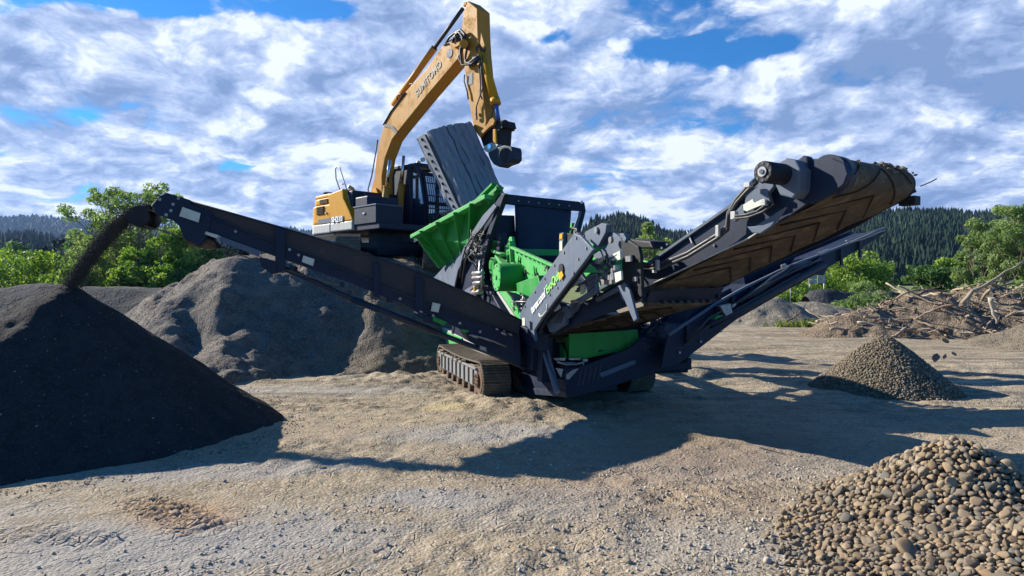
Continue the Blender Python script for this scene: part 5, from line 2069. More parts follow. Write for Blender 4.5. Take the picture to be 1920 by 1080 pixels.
# fittings on the roof of the hood
mb = MB()
mb.tube(E.w(-.9, 1.9, 2.2), E.w(-.9, 1.9, 2.30), .09, n=14)
mb.tube(E.w(-.9, 1.9, 2.30), E.w(-.9, 1.9, 2.33), .14, n=14)
mb.build('air_cap', M['black'], exc)
mb = MB()
mb.tube(E.w(-.4, 1.35, 2.15), E.w(-.4, 1.35, 2.42), .06, n=12)
mb.tube(E.w(-.4, 1.35, 2.42), E.w(-.55, 1.38, 2.50), .055, n=12)
mb.build('exhaust', M['steel'], exc)
mb = MB()
mb.path([E.on(635, 375, x=-1.2), E.on(640, 364, x=-1.2), E.on(630, 335, x=-1.2), E.on(629, 316, x=-1.2), E.on(633, 312, x=-1.2), E.on(637, 315, x=-1.2), E.on(649, 352, x=-1.2), E.on(657, 385, x=-1.2)], .018, 8)
mb.path([E.on(636, 346, x=-1.2), E.on(645, 345, x=-1.2)], .014, 6)
mb.build('hand_rail', M['steel'], exc)
mb = MB()
mb.path([E.on(672, 374, x=-.9), E.on(674, 366, x=-.9), E.on(680, 362, x=-.9), E.on(686, 366, x=-.9), E.on(688, 374, x=-.9)], .02, 8)
mb.build('hose_loop', M['hose'], exc)
mb = MB()
mb.box(E.on(613, 366, x=-.6), E.X * .16, E.Y * .04, E.Z * .12)
mb.tube(E.on(613, 366, x=-.6), E.w(-.6, .8, 2.1), .012)
mb.build('mirror', M['black'], exc)

# ---- cab
cx0, cx1, cy0, cy1, cz0, cz1 = .42, 1.32, -.98, .62, 1.24, 3.02
mb = MB()
ft = .62   # how far the roof front sits back
def cabp(x, y, z):
    return E.w(x, y, z)
prof_ = [(cy0, cz0), (cy0 - .02, 1.9), (cy0 + .18, 2.72), (cy0 + .42, cz1 - .05), (cy1 - .1, cz1), (cy1, cz1 - .15), (cy1, cz0)]
for x in (cx0, cx1):
    for i in range(len(prof_)):
        (y0, z0), (y1, z1) = prof_[i], prof_[(i + 1) % len(prof_)]
        mb.beam(E.w(x, y0, z0), E.w(x, y1, z1), .09, .09)
    mb.beam(E.w(x, -.35, cz0), E.w(x, -.35, cz1 - .03), .09, .10)
    mb.prism([E.w(x - .02, cy0, cz0), E.w(x - .02, cy0 + .0, 1.75), E.w(x - .02, cy1, 1.75), E.w(x - .02, cy1, cz0)], E.X * .04)
mb.prism([E.w(cx0, -.35, cz0), E.w(cx0, -.35, cz1 - .05), E.w(cx0, cy1, cz1 - .05), E.w(cx0, cy1, cz0)], E.X * .03)
for (y, z) in prof_:
    mb.beam(E.w(cx0, y, z), E.w(cx1, y, z), .09, .09)
mb.prism([E.w(cx0, y, z) for y, z in ((cy0 + .42, cz1 - .04), (cy1 - .1, cz1 + .02), (cy1 - .1, cz1 + .06), (cy0 + .35, cz1 + .02))], E.X * (cx1 - cx0))
mb.prism([E.w(cx0, cy1 - .03, cz0), E.w(cx1, cy1 - .03, cz0), E.w(cx1, cy1 - .03, 1.9), E.w(cx0, cy1 - .03, 1.9)], E.Y * .03)
mb.box(E.w((cx0 + cx1) / 2, -.3, cz0 + .03), E.X * .9, E.Y * 1.6, E.Z * .06)
cab = mb.build('cab', M['navy'], exc, .012)
mb = MB()
mb.prism([E.w(cx0 + .03, y, z) for y, z in ((cy0, 1.8), (cy0 + .18, 2.7), (cy0 + .42, 2.94), (-.38, 2.94), (-.38, 1.8))], E.X * .012)
mb.build('side_window', M['glass'], cab)
mb = MB()
mb.prism([E.w(cx0 + .05, cy0 + .03, 1.3), E.w(cx1 - .05, cy0 + .03, 1.3), E.w(cx1 - .05, cy0 + .03, 1.9), E.w(cx0 + .05, cy0 + .03, 1.9)], E.Y * .012)
mb.prism([E.w(cx0 + .05, cy0 + .03, 1.92), E.w(cx1 - .05, cy0 + .03, 1.92), E.w(cx1 - .05, cy0 + .22, 2.7), E.w(cx0 + .05, cy0 + .22, 2.7)], E.Y * .012)
mb.build('windscreen', M['glass'], cab)
mb = MB()
for k in range(12):
    x = cx0 + .06 + (cx1 - cx0 - .12) * k / 11
    mb.path([E.w(x, cy0 - .08, 1.30), E.w(x, cy0 - .10, 1.92), E.w(x, cy0 + .10, 2.74)], .012, 6)
for z, y in ((1.32, -.09), (1.75, -.10), (2.1, -.06), (2.45, .02), (2.72, .09)):
    mb.beam(E.w(cx0, cy0 + y, z), E.w(cx1, cy0 + y, z), .02, .03)
for x in (cx0 + .02, cx1 - .02):
    mb.path([E.w(x, cy0 - .08, 1.28), E.w(x, cy0 - .10, 1.92), E.w(x, cy0 + .10, 2.76)], .026, 6)
mb.build('window_guard', M['black'], cab)
mb = MB()
mb.box(E.w(.85, -.2, 1.6), E.X * .5, E.Y * .12, E.Z * .75)
mb.box(E.w(.85, -.42, 1.5), E.X * .5, E.Y * .5, E.Z * .14)
mb.build('seat', M['black'], cab, .03)
for (x, y) in ((.55, cy0 + .3), (1.1, cy0 + .3), (.75, -.2)):
    mb = MB()
    p = E.w(x, y, cz1 + .10)
    mb.tube(p, p - E.Y * .07, .06, n=12)
    mb.build('work_lamp', M['lightgrey'], cab)

# ---- boom
BW = .36
boom_side = [(860, 72), (850, 70), (832, 82), (800, 128), (762, 170), (733, 207), (720, 232), (712, 262), (706, 292), (701, 335), (690, 376), (701, 412), (715, 416),
             (717, 400), (716, 330), (722, 296), (735, 262), (746, 247), (800, 180), (862, 107), (872, 92), (868, 78)]
mb = MB()
ep(mb, boom_side, BW, x=-BW / 2)
boom = mb.build('boom', M['tan'], exc, .025)
mb = MB()
# flanges, weld band and bright foot casting
for pts in ([(862, 74), (832, 84)], [(760, 174), (733, 209), (719, 234)]):
    p = [E.on(*q, x=-BW / 2 - .01) for q in pts]
    mb.path(p, .025, 6)
ep(mb, [(720, 232), (736, 236), (745, 247), (742, 252), (732, 240), (720, 238)], .02, x=-BW / 2 - .02)
mb.split('weld_band', M['darkgrey'], boom)
mb = MB()
ep(mb, [(690, 376), (696, 360), (704, 352), (712, 372), (716, 415), (700, 414)], .06, x=-BW / 2 - .07)
mb.tube(E.on(706, 402, x=-BW / 2 - .12), E.on(706, 402, x=BW / 2 + .12), .13, n=18)
mb.build('boom_foot', M['yellow'], boom, .01)
q0, q1 = E.on(782, 183, x=-BW / 2 - .006), E.on(832, 118, x=-BW / 2 - .006)
upb = E.on(772, 170, x=-BW / 2 - .006) - E.on(782, 183, x=-BW / 2 - .006)
text_obj('brand_lettering', 'SUMITOMO', .27, q0, q1 - q0, upb, M['letter_dark'], boom, squash=(q1 - q0).length / (.27 * 5.55), bold=.004)
c0 = E.on(843, 100, x=-BW / 2 - .006)
mb = MB()
mb.tube(c0, c0 - E.X * .008, .11, n=20)
mb.build('round_decal', M['grey'], boom)
mb = MB()
rg = np.random.default_rng(70)
for k in range(3):
    mb.path([E.on(x, y, x=-.12 + .1 * k) for x, y in ((708, 262 + k), (704, 290), (697, 330), (690, 355), (694, 375))], .02, 6)
mb.path([E.on(x, y, x=-.1) for x, y in ((745, 188), (744, 180), (750, 176), (756, 178))], .018, 6)
mb.path([E.on(x, y, x=-.1) for x, y in ((768, 158), (774, 157), (776, 160))], .018, 6)
mb.split('boom_hose', M['hose'], boom)
mb = MB()
mb.path([E.on(x, y, x=-.3) for x, y in ((862, 76), (856, 60), (864, 56), (872, 64), (868, 88), (860, 108), (866, 120), (880, 118), (892, 108), (898, 106))], .035, 8)
mb.path([E.on(x, y, x=-.34) for x, y in ((858, 78), (853, 66), (860, 60), (868, 70), (863, 96), (866, 122), (884, 120), (896, 110))], .03, 8)
mb.path([E.on(x, y, x=-.2) for x, y in ((836, 82), (842, 70), (852, 62), (862, 62), (870, 70))], .03, 8)
mb.path([E.on(x, y, x=-.25) for x, y in ((848, 80), (852, 68), (862, 66), (872, 72), (876, 90), (872, 110), (882, 124), (896, 116))], .028, 8)
mb.split('boom_hose', M['hose'], boom)
mb = MB()
ep(mb, [(842, 82), (850, 72), (862, 70), (862, 84), (852, 90)], .05, x=-BW / 2 - .05)
mb.tube(E.on(870, 82, x=-.45), E.on(870, 82, x=.45), .10, n=16)
mb.build('boom_tip', M['tan'], boom, .01)

# ---- stick
SW = .40
st_side = [(877, 1), (870, 20), (866, 42), (865, 60), (868, 95), (871, 130), (879, 190), (888, 240), (896, 254), (901, 256), (910, 240), (912, 226), (904, 160), (898, 96),
           (896, 60), (895, 16)]
mb = MB()
loc_ = [E.loc(E.on(a, c, x=-SW / 2)) for a, c in st_side]
mb.prism([E.w(-SW / 2, y, z) for _, y, z in loc_], E.X * SW)
stick = mb.build('stick', M['tan'], exc, .02)
mb = MB()
ep(mb, [(876, 3), (873, 10), (868, 12), (870, 4)], .1, x=-.05)
ep(mb, [(902, 60), (909, 85), (905, 92), (900, 82)], .04, x=-SW / 2 - .03)
mb.build('stick_bracket', M['tan'], stick, .01)
mb = MB()
mb.tube(E.on(903, 98, x=-.06), E.on(929, 190, x=-.06), .105, n=18)
mb.tube(E.on(927, 186, x=-.06), E.on(930, 196, x=-.06), .125, n=18)
mb.build('bucket_cylinder', M['yellow'], stick)
mb = MB()
mb.tube(E.on(929, 190, x=-.06), E.on(935, 228, x=-.06), .05, n=14)
mb.build('cylinder_rod', M['blue_rod'], stick)
mb = MB()
mb.tube(E.on(901, 92, x=-.16), E.on(903, 96, x=.16), .12, n=14)
mb.path([E.on(x, y, x=-.26) for x, y in ((900, 108), (899, 130), (901, 160), (900, 176), (904, 186))], .018, 6)
mb.path([E.on(x, y, x=-.26) for x, y in ((905, 104), (902, 130), (905, 165), (893, 200), (894, 222))], .018, 6)
mb.path([E.on(x, y, x=-.24) for x, y in ((871, 140), (870, 152), (876, 172), (878, 186))], .018, 6)
mb.path([E.on(x, y, x=-.1) for x, y in ((922, 196), (925, 206), (922, 220), (918, 224))], .014, 6)
for q in ((896, 110), (888, 110), (900, 176), (892, 212), (893, 222)):
    mb.box(E.on(*q, x=-.25), E.X * .04, E.Y * .05, E.Z * .07)
mb.build('stick_hose', M['hose'], stick)
mb = MB()
c0 = E.on(882, 148, x=-SW / 2 - .004)
mb.box(c0, E.X * .008, E.Y * .16, E.Z * .26)
mb.build('round_decal', M['grey'], stick)

# ---- boom cylinders and stick cylinder
for x_, top, bot in ((-.30, (731, 300), (716, 428)), (.30, (757, 292), (748, 430))):
    mb = MB()
    p0, p1 = E.on(*bot, x=x_), E.on(*top, x=x_)
    mid = p0.lerp(p1, .62)
    mb.tube(p0, mid, .095, n=16)
    mb.tube(mid - (p1 - p0) * .02, mid, .11, n=16)
    cy = mb.build('boom_cylinder', M['tan'], exc)
    mb = MB()
    mb.tube(mid, p1, .045, n=12)
    mb.build('cylinder_rod', M['chrome'], cy)
p0, p1 = E.on(738, 196, x=0), E.on(868, 16, x=0)
mb = MB()
mid = p0.lerp(p1, .62)
mb.tube(p0, mid, .085, n=16)
cy = mb.build('stick_cylinder', M['tan'], exc)
mb = MB()
mb.tube(mid, p1, .05, n=12)
mb.build('cylinder_rod', M['darkgrey'], cy)

# ---- linkage and quick hitch
mb = MB()
ep(mb, [(896, 252), (901, 248), (914, 232), (918, 224), (924, 220), (928, 226), (925, 234), (918, 238), (904, 252), (900, 258)], .06, x=-SW / 2 - .07)
mb.build('link_arm', M['tan'], exc, .01)
mb = MB()
ep(mb, [(924, 222), (940, 227), (942, 240), (936, 242), (934, 276), (928, 276), (928, 240), (924, 236)], .40, x=-.2)
mb.tube(E.on(947, 232, x=-.2), E.on(947, 232, x=.2), .09, n=12)
ep(mb, [(936, 226), (948, 226), (951, 238), (938, 240)], .3, x=-.14)
ep(mb, [(900, 256), (920, 238), (924, 240), (922, 272), (906, 274)], .26, x=-.12)
mb.build('link_frame', M['black'], exc, .01)
mb = MB()
ep(mb, [(924, 242), (929, 242), (930, 270), (924, 266)], .05, x=-.26)
mb.build('link_bar', M['yellow'], exc, .01)
mb = MB()
ep(mb, [(907, 274), (921, 267), (934, 271), (930, 278), (932, 284), (912, 285), (906, 280)], .5, x=-.26)
qh = mb.build('quick_hitch', M['lightgrey'], exc, .01)
mb = MB()
p = E.on(919, 275, x=-.27)
mb.tube(p, p - E.X * .03, .06, n=14)
mb.build('hitch_pin', M['chrome'], qh)
mb = MB()
ep(mb, [(914, 286), (934, 276), (946, 272), (959, 275), (961, 282), (961, 298), (956, 304), (944, 308), (935, 313), (925, 308), (918, 298)], .3, x=-.28)
mb.tube(E.on(948, 290, x=-.32), E.on(948, 290, x=.1), .15, n=20)
mb.build('tilt_unit', M['darkgrey'], exc, .02)

# ---- bucket, hanging mouth-down with its ribbed shell towards us
P0, P1 = atY(783, 262, 15.75), atY(856, 418, 15.15)
Q0, Q1 = atY(884, 233, 15.75), atY(944, 364, 15.15)
ax_ = (P1 - P0)
# profile from lip (t=0) to back (t=1), with steps for the wear strips
prof2, edge = [], []
NPR = 66
nb = (P1 - P0).cross(Q0 - P0).normalized()
if nb.dot(EYE - P0) < 0:
    nb = -nb
for i in range(NPR + 1):
    t = i / NPR
    bulge = .14 * math.sin(math.pi * min(1, max(0, t)) ** .9)
    if t < .16:
        step = .03
    else:
        k = (t - .34) / .11
        step = .085 * (t < .34 or abs((k % 1.0) - .5) * 2 < .66) + .02 * vnoise(np.array([t * 14.]), np.array([1.]))[0]
    prof2.append((t, bulge + step - (.10 if .16 <= t < .24 else 0)))
vs, fs = [], []
NA = 40
for j in range(NA + 1):
    s_ = j / NA
    a, c = P0.lerp(P1, s_), Q0.lerp(Q1, s_)
    for (t, h) in prof2:
        wear = .018 * float(vnoise(np.array([t * 26.]), np.array([s_ * 9.]), 3)[0])
        wob = .010 * math.sin(s_ * 14 + t * 20) + .008 * float(vnoise(np.array([s_ * 22.]), np.array([t * 9.]), 6)[0])
        vs.append(a.lerp(c, t + wob) + nb * (h + wear))
m_ = NPR + 1
for j in range(NA):
    for i in range(NPR):
        q = j * m_ + i
        fs.append([q, q + 1, q + m_ + 1, q + m_])
mb = MB()
mb.add(vs, fs)
for q, f in enumerate(fs):
    t = (q % NPR + .5) / NPR
    if t > .34 and abs((((t - .34) / .11) % 1.0) - .5) * 2 > .68 and vnoise(np.array([t * 40.]), np.array([(q // NPR) * .35]), 12)[0] > -.35:
        mb.mi[q] = 1
bk = mb.build('bucket', [M['bucket'], M['black']], exc)
sd = bk.modifiers.new('thickness', 'SOLIDIFY')
sd.thickness = .05
mb = MB()
for (A_, C_) in ((P0, Q0), (P1, Q1)):
    pts = [A_.lerp(C_, t) + nb * (h - .03) for t, h in prof2[::2]]
    pts += [C_.lerp(A_, .1) - nb * .75, A_.lerp(C_, .25) - nb * .55]
    mb2 = MB()
    mb2.prism(pts, (P1 - P0).normalized() * .03)
    mb2.build('bucket_side', M['bucket'], bk)
mb = MB()
mb.prism([P0 + nb * .035, P1 + nb * .035, P1.lerp(Q1, .15) + nb * .20, P0.lerp(Q0, .15) + nb * .20], nb * .03)
mb.build('cutting_edge', M['bucket'], bk, .006)
mb = MB()
for k in range(11):
    p = P0.lerp(P1, .05 + .09 * k).lerp(Q0.lerp(Q1, .05 + .09 * k), .075) + nb * .15
    mb.tube(p - nb * .05, p + nb * .02, .030, n=8)
mb.split('bolt_hole', M['black'], bk)
# ------------------------------------------------------------------ trees and bushes
def leaf_cloud(cents, radii, n, size, rg, flat=0.75):
    """leaf-sized quads spread in clumps; returns verts, faces, tones"""
    k = len(cents)
    cents = np.asarray(cents)
    radii = np.asarray(radii)
    wgt = radii ** 2
    pick = rg.choice(k, n, p=wgt / wgt.sum())
    d = rg.normal(size=(n, 3))
    d /= np.linalg.norm(d, axis=1)[:, None]
    rr = rg.uniform(0.35, 1.0, n) ** 0.6
    P = cents[pick] + d * (radii[pick] * rr)[:, None] * np.array([1, 1, flat])
    nrm = d + rg.normal(size=(n, 3)) * 0.7
    nrm /= np.linalg.norm(nrm, axis=1)[:, None]
    a = np.cross(nrm, rg.normal(size=(n, 3)))
    a /= np.linalg.norm(a, axis=1)[:, None] + 1e-9
    c = np.cross(nrm, a)
    s = size * rg.uniform(0.6, 1.4, n)
    a = a * s[:, None]
    c = c * (s * 0.55)[:, None]
    V = np.stack([P - a, P - c * .9, P + a, P + c * .9], 1).reshape(-1, 3)
    F = np.arange(4 * n).reshape(n, 4)
    tone_c = rg.uniform(0.15, .85, k)
    T = np.repeat(np.clip(tone_c[pick] + rg.normal(0, .14, n), 0.01, .99), 4)
    return V, F, T


def branch_pts(p0, p1, rg, wob=0.08, n=5):
    p0, p1 = np.array(p0), np.array(p1)
    L = np.linalg.norm(p1 - p0)
    out = []
    for i in range(n + 1):
        t = i / n
        q = p0 * (1 - t) + p1 * t + (rg.normal(size=3) * wob * L * math.sin(math.pi * t) if 0 < i < n else 0)
        out.append(Vector(q))
    return out


def tree(name, x, y, z, h, w, n_clump, n_leaf, leaf, mat, label, cat='tree', group=None, stems=1, base=0.25, shape='round', seed=0, lean=0.0, crad=0.28):
    rg = np.random.default_rng(seed + 1000)
    t = thing(name, (x, y, z), 0, label, cat, group)
    mb = MB()
    cents, radii = [], []
    tops = []
    for s in range(stems):
        a = rg.uniform(0, 6.28)
        sp = 0.0 if stems == 1 else w * rg.uniform(.12, .34)
        top = (x + sp * math.cos(a) + lean * h, y + sp * math.sin(a), z + h * (0.92 if s == 0 else rg.uniform(.65, .85)))
        pts = branch_pts((x + 0.1 * math.cos(a), y + .1 * math.sin(a), z - .1), top, rg, 0.03, 7)
        r0 = 0.016 * h + 0.02
        mb.path(pts, [r0 * (1 - .88 * i / 7) for i in range(8)], 7)
        tops.append(pts)
    for k in range(n_clump):
        u = rg.uniform(0, 1)
        pts = tops[rg.integers(0, stems)]
        zz = base + (1 - base) * u
        if shape == 'cone':
            rad = w / 2 * (1 - u) ** 0.8 * 1.05 + .04 * w
        elif shape == 'tall':
            rad = w / 2 * (0.35 + 0.65 * math.sin(math.pi * min(1, .15 + .85 * (1 - u)) ** 1.0)) * (1 if u < .8 else .7)
        else:
            rad = w / 2 * math.sqrt(max(0.05, 1 - (2 * u - 0.9) ** 2 * .9))
        a = rg.uniform(0, 6.28)
        q = rad * rg.uniform(.35, 1.0)
        f = zz * 7
        i = min(int(f), 6)
        stem = pts[i].lerp(pts[i + 1], f - i)
        c = np.array([stem.x + q * math.cos(a), stem.y + q * math.sin(a), z + h * zz * .97])
        cents.append(c)
        radii.append(w * crad * rg.uniform(.55, 1.1) * (1 - .35 * u))
        if k % 2 == 0:
            j = max(0, i - 1)
            mb.path(branch_pts(tuple(pts[j]), tuple(c), rg, .06, 3), [0.006 * h, .004 * h, .003 * h, .002 * h], 5)
    mb.build('trunk', M['bark'], t)
    V, F, T = leaf_cloud(cents, radii, n_leaf, leaf, rg)
    np_mesh('crown', V, F, mat, t, col=T)
    return t


def atg(px, Y):
    return (px - 960) / FPX * Y


GB = 'green bushes beyond the yard at left'
# windblown tall tree at left behind the discharge head
tree('leafy_tree', atg(240, 40), 40, 0, 7.6, 7.0, 170, 26000, .085, M['leaf_pale'], 'tall windblown grey-green tree behind the left conveyor head', seed=3,
     base=.28, lean=.02, stems=4, shape='round', crad=.095)
lab = ['young pointed bright tree just right of the falling stream', 'leafy young tree under the left conveyor, left of the mound',
       'dark green bush against the gravel mound']
for i, (px, Y, h, w_, mt, sh) in enumerate(((318, 36, 4.6, 2.6, 'leaf_light', 'cone'), (262, 35, 3.4, 2.6, 'leaf_light', 'round'), (368, 38, 3.4, 3.2, 'leaf_mid', 'round'))):
    tree('young_tree', atg(px, Y), Y, 0.2, h, w_, 40, 9000, .10, M[mt], lab[i], seed=20 + i, base=.08, stems=2, shape=sh)
k = 0
bl = ['bright shrub at the far left frame edge', 'bright shrub second from the left frame edge', 'bright shrub with a rounded top, third from the left frame edge', 'low bright shrub beside the dark cone top',
      'bright shrub touching the falling stream', 'small bright shrub at the foot of the pointed tree', 'low bright shrub below the left conveyor head', 'mid-green shrub where the berm meets the mound',
      'shaded shrub tucked behind the mound shoulder']
for i, (px, h, w_, mt) in enumerate(((-20, 3.2, 4.2, 'leaf_light'), (40, 3.0, 3.6, 'leaf_light'), (92, 2.7, 3.2, 'leaf_light'), (135, 2.3, 2.4, 'leaf_light'), (170, 3.1, 2.4, 'leaf_light'),
                                     (215, 2.7, 2.6, 'leaf_light'), (290, 2.4, 2.8, 'leaf_light'), (345, 2.5, 2.6, 'leaf_mid'), (410, 2.6, 3.4, 'leaf_mid'))):
    Y = 34 + (i % 3) * 1.1
    tree('shrub', atg(px, Y), Y, 0.2, h, w_, 26, 5200, .085, M[mt], bl[i], 'shrub', GB, seed=40 + i, base=.02, stems=3)
# darker trees standing further back, left
for i, (px, Y, h, w_) in enumerate(((-10, 120, 9, 9), (35, 110, 8, 8), (75, 125, 7, 7), (110, 120, 10, 7), (150, 110, 9, 8), (195, 100, 8, 7), (250, 105, 9, 8), (310, 110, 9, 9), (375, 115, 9, 8), (430, 120, 8, 8))):
    tree('dark_tree', atg(px, Y), Y, 0, h, w_, 26, 3200, .32, M['leaf_mid' if i % 3 else 'conifer'],
         ['dull green tree in the middle distance at the left frame edge', 'broad dull tree in the middle distance, second from the left frame edge',
          'lower dull tree in the middle distance above the bright shrubs', 'tall narrow dull tree in the middle distance left of the windblown tree',
          'dull tree in the middle distance below the windblown tree', 'dull green tree seen through the left of the windblown tree',
          'dull green tree seen just behind the windblown tree trunk', 'broad dull tree behind the young pointed tree',
          'dull tree in the middle distance under the left conveyor', 'dull tree in the middle distance just above the mound crest'][i],
         'tree', 'trees in the middle distance at left', seed=80 + i, base=.1)

# right side
tree('round_bush', atg(1592, 52), 52, 0, 4.0, 5.6, 60, 12000, .13, M['leaf_light'], 'big round bright green bush under the right conveyor tip', 'bush', seed=120, base=.03, stems=3)
tree('round_bush', atg(1535, 50), 50, 0, 2.5, 3.4, 30, 5000, .12, M['leaf_light'], 'low green bush behind the short dark berm', 'bush', seed=121, base=.03, stems=3)
tree('shrub', atg(1618, 47), 47, 0, 1.9, 2.2, 22, 3600, .10, M['leaf_pale'], 'pale yellow-green shrub in front of the big round bush', 'shrub', seed=122, base=.05, stems=3)
tree('shrub', atg(1500, 44), 44, 0, 1.9, 2.6, 22, 3600, .10, M['leaf_light'], 'small shrub showing under the right conveyor', 'shrub', seed=123, base=.05, stems=3)
tree('shrub', atg(1620, 31), 31, 0, 1.15, 2.4, 22, 3600, .07, M['leaf_pale'], 'weedy shrub at the left end of the soil heap', 'shrub', seed=124, base=.02, stems=3)
tree('leafy_tree', atg(1215, 46), 46, 0, 5.9, 3.6, 90, 10000, .10, M['leaf_pale'], 'pointed pale green tree before the wooded hill, above the screener', seed=130, base=.2, shape='cone', crad=.16)
tree('leafy_tree', atg(1252, 50), 50, 0, 4.9, 3.0, 26, 5000, .12, M['leaf_pale'], 'smaller pale tree right of the pointed one, behind the main conveyor', seed=131, base=.2, shape='cone')
tree('leafy_tree', atg(1895, 36), 36, 0, 6.2, 4.6, 120, 26000, .075, M['leaf_pale'], 'tallest pale green tree at the right frame edge, above the driftwood', seed=140, base=.18, stems=3, shape='tall', crad=.13)
tree('leafy_tree', atg(1846, 38), 38, 0, 4.9, 2.7, 80, 15000, .072, M['leaf_pale'], 'slimmer pale green tree left of the tallest one above the driftwood', seed=141, base=.15, stems=2, shape='tall', crad=.15)
tree('leafy_tree', atg(1960, 38), 38, 0, 5.4, 3.6, 36, 7000, .11, M['leaf_pale'], 'pale green tree cut by the right frame edge', seed=142, base=.15, stems=2)
for i, (px, h, w_) in enumerate(((1745, 2.9, 3.4), (1785, 3.4, 3.2), (1822, 3.1, 3.0))):
    tree('round_bush', atg(px, 46), 46 + i, 0, h, w_, 30, 6000, .12, M['leaf_mid' if i != 1 else 'leaf_light'],
         ['leftmost green bush behind the driftwood heap', 'middle green bush behind the driftwood heap', 'green bush touching the slim pale tree'][i], 'bush',
         'bushes behind the driftwood heap', seed=150 + i, base=.03, stems=3)

# weeds at the foot of the background piles, and long grass by the berm
def weeds(name, spots, n, h, mat, seed):
    rg = np.random.default_rng(seed)
    P = []
    for (cx, cy, rx, ry) in spots:
        q = rg.normal(size=(n, 2)) * .5
        P.append(np.stack([cx + q[:, 0] * rx, cy + q[:, 1] * ry], 1))
    P = np.concatenate(P)
    m = len(P)
    hh = h * rg.uniform(.4, 1.2, m)
    a = rg.uniform(0, 6.28, m)
    tip = np.stack([P[:, 0] + rg.normal(size=m) * .4 * hh, P[:, 1] + rg.normal(size=m) * .4 * hh, hh], 1)
    wv = np.stack([np.cos(a), np.sin(a), 0 * a], 1) * (hh * .16)[:, None]
    b = np.stack([P[:, 0], P[:, 1], np.full(m, -.02)], 1)
    V = np.stack([b - wv, b + wv, tip], 1).reshape(-1, 3)
    F = np.arange(3 * m).reshape(m, 3)
    T = np.repeat(rg.uniform(0.05, .95, m), 3)
    o = np_mesh(name, V, F, mat, col=T)
    tag(o, kind='stuff')


weeds('weeds', [(13.4, 26.6, 2.0, .5), (14.4, 27.2, 1.6, .6), (12.2, 26.2, 1.6, .4), (15.2, 26.2, 1.2, .8), (13.0, 27.2, 1.4, .5)], 900, .28, M['grass'], 5)
weeds('weeds', [(24, 44, 3, 1), (19, 40, 2, 1.2), (27, 43, 3, 1.5), (-26, 31.5, 8, 1), (-14, 31.5, 6, 1)], 900, .35, M['grass'], 6)

# ------------------------------------------------------------------ driftwood
def wood_mesh(seed, L, r, bend, forks):
    rg = np.random.default_rng(seed)
    mb = MB()
    n = 8
    pts, rad = [], []
    for i in range(n + 1):
        t = i / n
        pts.append(Vector(((t - .5) * L, bend * L * math.sin(t * 3.0) + rg.normal() * .012 * L, bend * .5 * L * math.sin(t * 5 + seed) + rg.normal() * .012 * L)))
        rad.append(r * (1.25 - .75 * t) * rg.uniform(.85, 1.15))
    mb.path(pts, rad, 8)
    for k in range(forks):
        i = rg.integers(2, n)
        d = Vector(rg.normal(size=3)).normalized() * L * rg.uniform(.12, .3)
        q = pts[i]
        mb.path([q, q + d * .5 + Vector(rg.normal(size=3)) * .02, q + d], [rad[i] * .7, rad[i] * .45, rad[i] * .2], 6)
    return mb


WOOD = []
for s, (L, r, bd, fk) in enumerate(((2.6, .055, .04, 0), (1.8, .075, .10, 2), (1.2, .05, .12, 2), (3.0, .04, .06, 1), (.9, .07, .05, 1), (1.5, .03, .15, 3))):
    o = wood_mesh(s, L, r, bd, fk).build('driftwood_log', M['wood'])
    WOOD.append(o)
wr = np.random.default_rng(91)
used = set()
spots = []
for i in range(330):
    if i < 90:            # the tangle on the crest
        x, y = wr.uniform(14.6, 20.5), wr.uniform(21.6, 24.2)
    else:
        x, y = wr.uniform(10.2, 20.5), wr.uniform(19.9, 23.2)
    z = float(soil_heap(np.array([x]), np.array([y]))[0])
    if z < 0.05:
        continue
    spots.append((x, y, z + wr.uniform(-.02, .12) + (.12 if i < 60 else 0), wr.integers(0, 6), (wr.normal() * .25 - .1, wr.normal() * .28, wr.uniform(0, 6.28)), wr.uniform(.22, .68)))
spots += [(15.05, 20.9, 1.75, 0, (0, -.55, .15), 1.0), (11.2, 26.5, .35, 2, (0, -.5, .4), .8), (11.35, 26.4, .35, 3, (0, .12, -.3), .5), (17.9, 20.3, 1.0, 1, (0, .75, .2), .7),
          (16.5, 20.2, .75, 0, (0, .6, -.1), .5), (18.9, 21.0, 1.45, 1, (0, .35, .1), .8), (14.4, 19.9, .9, 4, (0, 1.3, .2), .9)]
for i, (x, y, z, w_, ro, sc) in enumerate(spots):
    src = WOOD[w_]
    if w_ not in used:
        o = src
        used.add(w_)
    else:
        o = src.copy()
        C.objects.link(o)
    o.location = (x, y, z)
    o.rotation_euler = ro
    o.scale = (sc,) * 3
    tag(o, 'weathered stick or root lying in the brown soil heap, like its neighbours', 'driftwood', 'driftwood sticks in the soil heap')
for w_, o in enumerate(WOOD):
    if w_ not in used:
        bpy.data.objects.remove(o)
L_ = len(spots)
special = [o for o in C.objects if o.name.startswith('driftwood_log')][-7:]
for o, l in zip(special, ('long straight pale log jutting up from the crest of the soil heap', 'short pale stick leaning upright left of the soil heap', 'pale bent branch lying left of the soil heap',
                          'thick pale log sloping down the right face of the soil heap', 'straight log sloping down the middle of the soil heap', 'pale log near the right end of the heap crest',
                          'stubby upright log stump in the face of the soil heap')):
    o['label'] = l

# ------------------------------------------------------------------ stones
COB = cobble_variants(10, 31, 3)
COBLO = cobble_variants(8, 32, 2)
PEB = cobble_variants(5, 33, 1)
HX, HY = 3.30, 4.95


